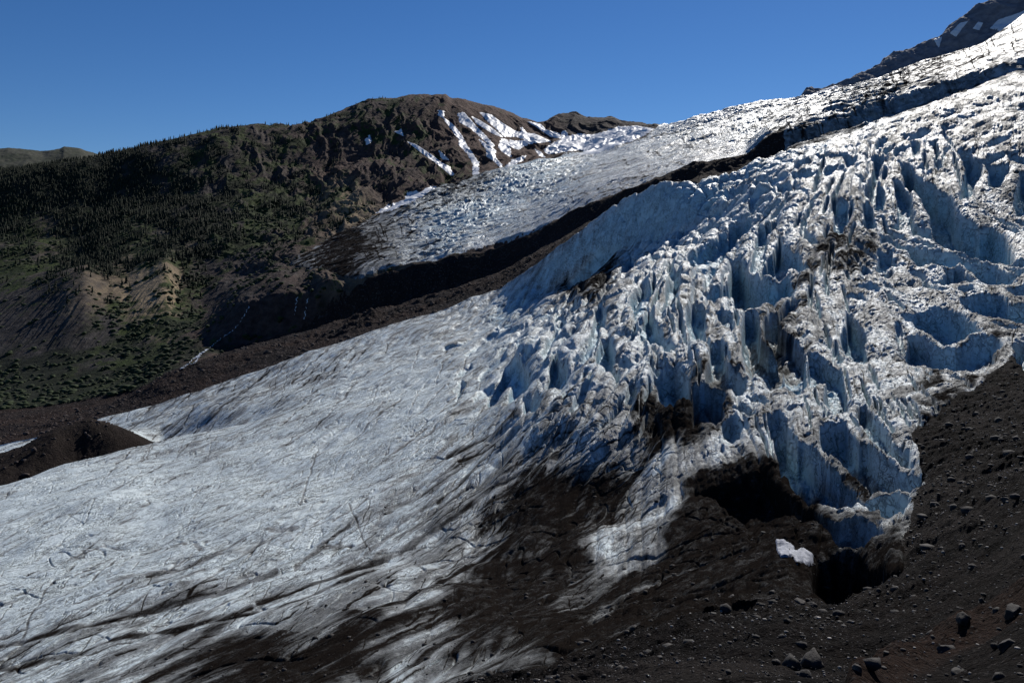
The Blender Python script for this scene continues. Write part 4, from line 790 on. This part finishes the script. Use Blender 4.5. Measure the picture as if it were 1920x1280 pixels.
sheet('far_hill', [[(-600, 420, 3300), (400, 420, 3300)], [(-600, 340, 3900), (0, 320, 3900), (200, 330, 3900), (400, 380, 3900)], [(-600, 290, 4600), (-60, 270, 4600), (0, 283, 4600), (15, 281, 4600), (40, 283, 4600), (80, 287, 4600), (112, 281, 4600), (120, 277, 4600), (150, 281, 4600), (165, 286, 4600), (185, 292, 4600), (230, 310, 4600), (400, 380, 4600)], [(-600, 420, 5600), (400, 450, 5600)]], [50, 70, 12], M_RIDGE, 16, 260, -600, 400)
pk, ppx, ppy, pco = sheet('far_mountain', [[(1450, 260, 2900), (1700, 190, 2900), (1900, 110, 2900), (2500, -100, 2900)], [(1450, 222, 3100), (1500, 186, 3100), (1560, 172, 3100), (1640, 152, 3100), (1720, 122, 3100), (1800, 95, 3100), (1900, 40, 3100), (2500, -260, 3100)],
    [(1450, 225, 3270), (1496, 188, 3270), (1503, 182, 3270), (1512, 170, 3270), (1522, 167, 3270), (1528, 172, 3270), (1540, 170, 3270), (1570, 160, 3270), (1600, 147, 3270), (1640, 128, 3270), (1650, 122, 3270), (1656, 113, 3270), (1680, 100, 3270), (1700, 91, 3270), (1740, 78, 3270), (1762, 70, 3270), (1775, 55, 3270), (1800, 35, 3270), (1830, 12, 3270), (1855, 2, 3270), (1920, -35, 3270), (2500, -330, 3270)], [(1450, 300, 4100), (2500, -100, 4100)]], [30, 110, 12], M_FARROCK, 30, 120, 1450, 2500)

# ------------------------------------------------------------------ finding the visible ground under a picture point
envl = np.minimum.accumulate(PYV, axis=0)
def hit(px, py, r0=0):
    c = int(np.clip(np.searchsorted(pxs, px), 1, C - 1))
    e = envl[r0:, c]
    i = int(np.searchsorted(-e, -py)) + r0
    i = min(i, R - 1)
    return i, c
def pt(px, py):
    i, c = hit(px, py); return np.array([XX[i, c], YY[i, c], ZZ[i, c]])

# ------------------------------------------------------------------ snow patches on the far mountain
S3 = lambda pts: [(480 + a / 3, 140 + b / 3) for a, b in pts]
SNOW = [
 ('small snow scrap highest on the brown mountain, just under the flat summit', S3([(1026,203),(1058,208),(1054,242),(1026,228)])),
 ('longest snow streak, a thin ribbon falling from under the summit to the ice edge', S3([(1053,243),(1103,278),(1153,338),(1178,388),(1213,438),(1248,488),(1252,555),(1220,563),(1222,500),(1187,442),(1146,397),(1141,362),(1096,302)])),
 ('slanting snow band with a broad top, right of the longest ribbon', S3([(1137,218),(1168,213),(1203,252),(1234,288),(1284,338),(1344,402),(1330,408),(1266,352),(1211,302),(1146,267)])),
 ('club shaped snow streak below the slanting band, reaching down to the ice', S3([(1257,366),(1322,408),(1349,430),(1344,465),(1384,510),(1382,528),(1336,482),(1301,467),(1296,422)])),
 ('narrow snow sliver between the slanting band and the branching snowfield', S3([(1216,238),(1263,262),(1333,306),(1386,352),(1330,328),(1246,278)])),
 ('large branching snowfield high on the right shoulder of the brown mountain', S3([(1262,215),(1322,227),(1373,266),(1422,297),(1452,317),(1490,327),(1495,297),(1524,331),(1573,337),(1656,376),(1560,383),(1503,403),(1470,419),(1427,403),(1427,368),(1460,377),(1530,367),(1460,348),(1397,348),(1346,298),(1306,263)])),
 ('hooked snow patch hanging below the branching snowfield', S3([(1382,362),(1412,367),(1428,398),(1429,440),(1434,463),(1386,432),(1362,406)])),
 ('low curved snow patch along the glacier edge under the branching snowfield', S3([(1406,518),(1438,482),(1500,462),(1519,456),(1503,483),(1430,509)])),
 ('thin snow band climbing to the notch left of the dark knob', S3([(1531,265),(1603,282),(1628,311),(1703,332),(1713,358),(1658,348),(1606,313)])),
 ('broad snow saddle below the small dark knob on the skyline', [(1020,281),(1040,267),(1053,263),(1052,250),(1060,246),(1067,256),(1087,251),(1107,254),(1120,252),(1160,238),(1195,237),(1225,242),(1200,258),(1160,272),(1120,287),(1085,290),(1073,293),(1096,287),(1093,280),(1067,283),(1027,289)]),
 ('small triangular snow scrap on the green shoulder left of the ribbons', S3([(780,322),(818,306),(825,342)])),
 ('tapering snow tongue along the foot of the green rib above the ice', S3([(857,380),(903,397),(993,457),(1043,497),(1084,517),(1119,572),(1093,563),(1042,518),(997,484),(926,434)])),
 ('short wedge of snow between the green rib and the longest ribbon', S3([(1031,427),(1084,477),(1058,479),(1036,458)])),
 ('tiny double snow fleck high on the dark cliff face', S3([(618,362),(641,342),(649,382),(619,393)])),
 ('little snow dash above the blue ice front, left of the saddle', S3([(1571,422),(1602,437),(1625,465),(1592,453)])),
 ('ragged snow strip between the brown cliffs and the dirty ice edge', S3([(676,779),(738,738),(838,708),(846,668),(902,651),(919,668),(958,638),(1013,627),(934,684),(852,724),(760,759)])),
]
def keep_big(q):
    par = {}
    def root(k):
        while par.setdefault(k, k) != k: par[k] = par[par[k]]; k = par[k]
        return k
    for f in q.tolist():
        r_ = root(f[0])
        for k in f[1:]: par[root(k)] = r_
    lab = np.array([root(f[0]) for f in q.tolist()])
    return q[lab == np.bincount(lab).argmax()]
def snow_patch(poly, label, thick=.45, segs=('G3', 'G7')):
    P = np.array(poly); x0, y0 = P.min(0) - 3; x1, y1 = P.max(0) + 3
    c0, c1 = np.searchsorted(pxs, [x0, x1])
    r0 = np.searchsorted(SEG, sid[segs[0]]); r1 = np.searchsorted(SEG, sid[segs[1]]) + 4
    vis = PYV[r0:r1, c0:c1] <= envl[r0:r1, c0:c1] + 2.5
    jx = fbm(XX[r0:r1, c0:c1] / 14, YY[r0:r1, c0:c1] / 18, 4, 131, .65) * 2.3
    sd = polysd(poly, PX[r0:r1, c0:c1] + jx, PYV[r0:r1, c0:c1] + jx * .6) + .9
    ok = (sd > -1.6) & vis
    if ok.sum() < 4: print('no snow', label); return
    z = ZZ[r0:r1, c0:c1] + np.where(sd > 0, thick * sstep(0, 1.6, sd) + .5 * min(1, thick), (sd * 1.6 + .2) * min(1, thick))
    i = np.arange(ok.size).reshape(ok.shape)
    okq = ok[:-1, :-1] & ok[1:, :-1] & ok[1:, 1:] & ok[:-1, 1:]
    q = np.stack([i[:-1, :-1], i[:-1, 1:], i[1:, 1:], i[1:, :-1]], -1)[okq]
    if len(q) == 0: print('no snow', label); return
    q = keep_big(q)
    u, inv = np.unique(q.ravel(), return_inverse=True)
    v = np.stack([XX[r0:r1, c0:c1], YY[r0:r1, c0:c1], z], -1).reshape(-1, 3)[u]
    o = mesh_np('snow_patch', v, inv.reshape(-1, 4), M_SNOW if segs[0] == 'G3' else M_OLDSNOW)
    thing(o, label, 'snow patch', 'snow patches on the brown mountain' if segs[0] == 'G3' else None)
for lb, poly in SNOW: snow_patch(poly, lb)

snow_patch(crop(1300, 980, 6., [(925,140),(985,145),(1025,200),(1080,235),(1145,245),(1130,310),(1170,325),(1230,290),(1295,262),(1345,360),(1355,475),(1290,485),(1240,435),(1170,465),(1135,405),(1095,375),(985,385),(945,310)]),
           'isolated ribbed snow patch on dark ice beside the black hole at lower right', .14, ('A1', 'B1'))

def sheet_snow(poly, label, thick=2.0):
    sd = polysd(poly, ppx + fbm(pco[..., 0] / 25, pco[..., 1] / 25, 3, 151) * 1.5, ppy)
    ok = sd > -2; z = pco[..., 2] + np.where(sd > 0, thick * sstep(0, 2, sd) + .8, sd * 2)
    i = np.arange(ok.size).reshape(ok.shape)
    q = np.stack([i[:-1, :-1], i[:-1, 1:], i[1:, 1:], i[1:, :-1]], -1)[ok[:-1, :-1] & ok[1:, :-1] & ok[1:, 1:] & ok[:-1, 1:]]
    if len(q) == 0: print('no', label); return
    q = keep_big(q)
    u, inv = np.unique(q.ravel(), return_inverse=True)
    v = np.stack([pco[..., 0], pco[..., 1], z], -1).reshape(-1, 3)[u]
    thing(mesh_np('snow_patch', v, inv.reshape(-1, 4), M_SNOW), label, 'snow patch', 'snow patches on the dark summit flank')
sheet_snow([(1856, 54), (1872, 37), (1912, 24), (1975, -5), (1990, 40), (1930, 62), (1890, 64)], 'broad pale snow apron on the dark summit flank in the upper right corner')
sheet_snow([(1750, 74), (1767, 69), (1760, 90)], 'small snow wedge just below the skyline, lowest on the dark summit flank')
sheet_snow([(1780, 63), (1800, 43), (1815, 40), (1792, 70)], 'slanting snow streak on the dark summit flank between wedge and square patch')
sheet_snow([(1823, 54), (1834, 41), (1844, 43), (1836, 57)], 'small square snow patch left of the broad apron on the dark summit flank')
sheet_snow([(1500, 187), (1531, 173), (1566, 161), (1574, 163), (1530, 185)], 'thin snow ramp beside the tiny rock knob where the summit flank meets the ice')

# ------------------------------------------------------------------ stream: ribbons of white water laid on the gorge floor
def ribbon(name, pts, wpx, n=60):
    P = np.array(pts, float); d = np.r_[0, np.cumsum(np.hypot(*np.diff(P, axis=0).T))]
    s = np.linspace(0, d[-1], n); qx = np.interp(s, d, P[:, 0]); qy = np.interp(s, d, P[:, 1])
    vs = []
    for k in range(n):
        h = wpx * (.15 + random.random() ** 2 * 1.5) * .5
        jx = math.sin(k * 1.3) * 1.0 + random.uniform(-.8, .8)
        for sg in (-1, 1):
            p = pt(qx[k] + jx + sg * h, qy[k]); p[2] += 1.2; vs.append(p)
    q = np.array([[2 * k, 2 * k + 1, 2 * k + 3, 2 * k + 2] for k in range(n - 1)])
    o = mesh_np(name, np.array(vs), q, M_WATER); return structure(o)
ribbon('water', [(466, 576), (459, 590), (450, 606), (436, 621), (423, 630), (405, 643), (390, 655)], 1.0)
ribbon('water', [(390, 655), (380, 662), (372, 668), (362, 674), (352, 684), (337, 695)], 6)
ribbon('water', [(381, 661), (374, 664), (366, 682), (356, 686)], 3)
ribbon('water', [(580, 556), (574, 570), (572, 588), (570, 600)], .7, 20)
ribbon('water', [(557, 556), (554, 575), (552, 592)], .7, 20)
print('snow, water', round(time.time() - T_START, 1))

# ------------------------------------------------------------------ conifers
def conifer_mesh(seed, tiers=4, sides=7):
    r = random.Random(seed); v, q = [], []
    v += [(-.02, 0, 0), (.02, 0, 0), (.0, .02, 0), (0, 0, .3)]; q += [(0, 1, 3), (1, 2, 3), (2, 0, 3)]
    for t in range(tiers):
        z0 = .08 + .8 * t / tiers; z1 = min(1.0, z0 + .42); rad = .19 * (1 - .8 * t / tiers)
        b = len(v); a0 = r.random() * 6
        for k in range(sides):
            a = a0 + k * 6.283 / sides; rr = rad * r.uniform(.55, 1.2)
            v.append((rr * math.cos(a), rr * math.sin(a), z0 + r.uniform(-.05, .03)))
        v.append((r.uniform(-.01, .01), r.uniform(-.01, .01), z1))
        for k in range(sides): q.append((b + k, b + (k + 1) % sides, b + sides))
    return np.array(v, f32), np.array(q, np.int32)
protos = [conifer_mesh(s) for s in range(8)]
forestF = field(FOREST, 2.4)
sel = (cls == HILL) & (PX < 760) & (PX > -430)
tsel = sel & (PY < np.interp(PX, [300, 360, 400, 500], [575, 590, 530, 470]))
area = np.zeros((R, C)); area[:-1, :-1] = np.abs((XX[:-1, 1:] - XX[:-1, :-1]) * (YY[1:, :-1] - YY[:-1, :-1]))
fw = sample(forestF, PX, PY); cl_n = fbm(XX / 70, YY / 70, 4, 141, .6)
fw = np.clip(fw * 1.3 + cl_n * .75 - .2, 0, 1) ** 1.5 * tsel
wgt = (area * fw).ravel(); wgt /= wgt.sum()
NTREE = 48000
pick = rng.choice(R * C, NTREE, replace=True, p=wgt)
tx = V[pick] + np.stack([rng.uniform(-2, 2, NTREE), rng.uniform(-2, 2, NTREE), np.full(NTREE, -.5)], -1)
th = 4 + 14 * rng.random(NTREE) ** 2 * np.where(tx[:, 1] > 2200, .8, 1)
tp = HZ - F * tx[:, 2] / tx[:, 1]
vis = PYV.ravel()[pick] <= envl.ravel()[pick] + 6
showsz = th / tx[:, 1] * vis * ((tx[:, 0] / tx[:, 1] * F + CX) > 5)
order = np.argsort(-showsz)
solo = order[:300]; rest = order[300:]
tm = []
for k, (v, q) in enumerate(protos):
    me = bpy.data.meshes.new('conifer'); me.from_pydata(v.tolist(), [], q.tolist()); me.materials.append(M_TREE); tm.append(me)
for j in solo:
    o = bpy.data.objects.new('conifer_tree', tm[random.randrange(8)]); col.objects.link(o)
    o.location = tx[j]; o.scale = (th[j] * random.uniform(.85, 1.25),) * 2 + (th[j],); o.rotation_euler = (0, 0, random.uniform(0, 6.28))
    thing(o, 'dark green conifer in the forest on the left hillside', 'tree', 'conifers on the left hillside')
def merge(name, protos, pos, hs, wfac, mat, smooth=False):
    vs, qs, b = [], [], 0
    for j in range(len(pos)):
        v, q = protos[j % len(protos)]; a = random.uniform(0, 6.28); ca, sa = math.cos(a), math.sin(a); s = hs[j] * random.uniform(*wfac)
        x_, y_, z_ = v[:, 0] * s, v[:, 1] * s, v[:, 2] * hs[j]
        vs.append(np.stack([x_ * ca - y_ * sa, x_ * sa + y_ * ca, z_], -1) + pos[j]); qs.append(q + b); b += len(v)
    o = mesh_np(name, np.concatenate(vs), np.concatenate(qs), mat, smooth); o['kind'] = 'stuff'; return o
merge('forest', protos, tx[rest], th[rest], (.85, 1.25), M_TREE)

# shrubs of the valley floor and gully
def lump(seed, sub=1):
    import bmesh
    bm = bmesh.new(); bmesh.ops.create_icosphere(bm, subdivisions=sub, radius=1); r = random.Random(seed)
    for v in bm.verts: v.co *= r.uniform(.65, 1.25)
    a = np.array([v.co for v in bm.verts], f32); q = np.array([[v.index for v in f.verts] for f in bm.faces], np.int32); bm.free()
    return a, q
lumps = [lump(s) for s in range(6)]
shF = field([(250, 700, 1), (150, 740, 1), (50, 760, 1), (200, 760, 1), (300, 650, .9), (230, 600, .9), (330, 590, .9), (345, 540, .8), (100, 640, .1), (60, 700, .4), (50, 600, .05), (150, 600, .05), (150, 690, .45), (210, 650, .5), (400, 560, .1), (280, 550, .0), (0, 740, .9), (100, 700, .6), (440, 450, .6), (500, 410, .6), (60, 450, .5), (250, 440, .5), (400, 350, .2), (600, 400, .2), (700, 300, .1), (300, 480, .3)], 2.4)
sw = np.clip(sample(shF, PX, PY) * 1.1 + cl_n * .5 + fbm(XX / 22, YY / 22, 3, 143) * .7 - .15, 0, 1) ** 1.6 * sel * (PY > 380)
wgt = (area * sw).ravel(); wgt /= wgt.sum()
pick = rng.choice(R * C, 42000, p=wgt)
sp = V[pick] + np.stack([rng.uniform(-2, 2, 42000), rng.uniform(-2, 2, 42000), np.zeros(42000)], -1)
merge('shrubs', lumps, sp, .6 + 3.8 * rng.random(42000) ** 3, (1.0, 1.8), M_SHRUB, True)
print('plants', round(time.time() - T_START, 1))

# ------------------------------------------------------------------ stones
def stone(seed, sub=1, cut=5):
    import bmesh
    from mathutils import Vector
    bm = bmesh.new(); bmesh.ops.create_icosphere(bm, subdivisions=sub, radius=1); r = random.Random(seed)
    sx = Vector((r.uniform(.7, 1.3), r.uniform(.7, 1.2), r.uniform(.5, .95)))
    pl = []
    for _ in range(cut):
        n = Vector((r.gauss(0, 1), r.gauss(0, 1), r.gauss(0, 1))).normalized(); pl.append((n, r.uniform(.5, .8)))
    for v in bm.verts:
        for n, d in pl:
            e = v.co.dot(n) - d
            if e > 0: v.co -= n * e
        v.co *= r.uniform(.96, 1.05); v.co = Vector((v.co.x * sx.x, v.co.y * sx.y, v.co.z * sx.z))
    a = np.array([v.co for v in bm.verts], f32); q = np.array([[v.index for v in f.verts] for f in bm.faces], np.int32); bm.free()
    return a, q
stones = [stone(s, 1) for s in range(10)]
def scatter(name, n, mask, size, mat):
    m = mask & (YY > 7)
    w_ = (area * m * np.clip(40 / YY, .02, 3) ** 1.2).ravel(); w_ /= w_.sum()
    pk = rng.choice(R * C, n, p=w_)
    hs = size[0] * (1 - rng.random(n)) ** -.55; hs = np.minimum(hs, size[1]) * np.clip(V[pk][:, 1] / 60, .3, 1.5)
    p = V[pk] + np.stack([rng.uniform(-.3, .3, n), rng.uniform(-.3, .3, n), hs * .1], -1)
    return merge(name, stones, p, hs, (.8, 1.2), mat)
scatter('rubble', 42000, cls == GROUND, (.035, .55), M_ROCK)
scatter('grit', 26000, cls == GROUND, (.03, .22), M_PALE)
scatter('gravel', 45000, cls == GROUND, (.02, .15), M_GRAVEL)
dirty = (cls == GLACIER) & (dirt_shade > .8) & (CARVE < 1)
scatter('rocks', 9000, (cls == MOUND) | ((cls == MORAINE) & (YY < 1000)), (.35, 2.0), M_BROCK)
scatter('debris', 9000, (cls == GLACIER) & (dirt_shade > .55) & (CARVE < 1), (.04, .3), M_ROCK)

BOULD = [  # px, py, size px, pale, label
 (1488, 1228, 62, 0, 'large cleft boulder at the bottom edge, the wider of the pair standing side by side'),
 (1527, 1222, 78, 1, 'tall boulder with a pale sloping top beside the cleft boulder at the bottom edge'),
 (1808, 1150, 44, 0, 'dark upright slab standing alone on the scree above the brown earth bank'),
 (1770, 1205, 40, 0, 'rounded dark boulder half buried in the brown earth bank, below the upright slab'),
 (1501, 1122, 26, 1, 'round grey boulder at the rim of the dark ice hole'),
 (1522, 1128, 22, 1, 'flat reddish boulder right of the round grey one at the ice hole rim'),
 (1546, 1119, 20, 1, 'low pale boulder nearest the ice hole on its right rim'),
 (1890, 1195, 46, 1, 'broad pale topped boulder near the lower right corner'),
 (1900, 1130, 56, 0, 'biggest dark boulder at the right edge of the picture'),
 (1465, 1188, 22, 0, 'low rusty boulder on the left rim of the scree'),
 (1607, 1248, 24, 1, 'pale angular stone on the scree right of the tall sloping boulder'),
 (1885, 934, 20, 1, 'white wedge shaped stone high on the right hand debris slope'),
 (1760, 926, 10, 1, 'small bright white stone on dark debris below the last blue ice'),
 (1868, 985, 14, 1, 'grey lump on the debris slope below the white wedge stone'),
 (1872, 1260, 40, 0, 'flat dark boulder in the lower right corner below the pale topped one'),
 (1795, 1250, 34, 0, 'dark blocky boulder at the bottom edge below the earth bank'),
]
for i, (bx, by, s, pale, lb) in enumerate(BOULD):
    p = pt(bx, by + s * .35); rad = s * .38 * p[1] / F
    v, q = stone(100 + i, 3, 9)
    v = v * np.array([1, 1, 1.15 if i in (1, 2) else .9]) 
    d = 1 + .10 * perlin(v[:, 0] * 2.2 + i, v[:, 1] * 2.2 + v[:, 2] * 2.2)
    o = mesh_np('boulder', v * d[:, None] * rad * 1.1, q, M_PALE if pale else M_ROCK, False)
    o.location = p + np.array([0, 0, rad * .05]); o.rotation_euler = (0, 0, i * 1.1)
    thing(o, lb, 'boulder', 'boulders on the moraine')
print('stones', round(time.time() - T_START, 1))

# ------------------------------------------------------------------ light, sky, camera
SUN_AZ, SUN_EL = 26.0, 35.0          # degrees right of the view, above the horizon
sd_ = bpy.data.lights.new('sun', 'SUN'); sd_.energy = 5.0; sd_.angle = math.radians(.5); sd_.color = (1, .95, .88)
so = bpy.data.objects.new('sun', sd_); col.objects.link(so)
az, el = math.radians(SUN_AZ), math.radians(SUN_EL)
from mathutils import Vector
dirv = Vector((math.sin(az) * math.cos(el), math.cos(az) * math.cos(el), math.sin(el)))
so.rotation_euler = dirv.to_track_quat('Z', 'Y').to_euler()
wd = bpy.data.worlds.new('World'); scene.world = wd; wd.use_nodes = True
nt = wd.node_tree; bg = nt.nodes['Background']
sky = nt.nodes.new('ShaderNodeTexSky'); sky.sky_type = 'NISHITA'; sky.sun_disc = False
sky.sun_elevation = el; sky.sun_rotation = az; sky.altitude = 1800; sky.air_density = 1.0; sky.dust_density = .1; sky.ozone_density = 6.0
hs_ = nt.nodes.new('ShaderNodeHueSaturation'); hs_.inputs['Saturation'].default_value = 1.17; hs_.inputs['Hue'].default_value = .506; nt.links.new(sky.outputs[0], hs_.inputs['Color'])
nt.links.new(hs_.outputs[0], bg.inputs[0]); bg.inputs[1].default_value = .072
cam = bpy.data.cameras.new('camera'); co = bpy.data.objects.new('camera', cam); col.objects.link(co)
co.location = (0, 0, 0); co.rotation_euler = (math.radians(90), 0, 0)
cam.sensor_width = 36; cam.lens = F / 1920 * 36; cam.shift_y = -(640 - HZ) / 1920
cam.clip_start = .3; cam.clip_end = 20000
scene.camera = co
scene.view_settings.view_transform = 'Standard'; scene.view_settings.look = 'None'; scene.view_settings.exposure = 0; scene.view_settings.gamma = 1
print('done', round(time.time() - T_START, 1))
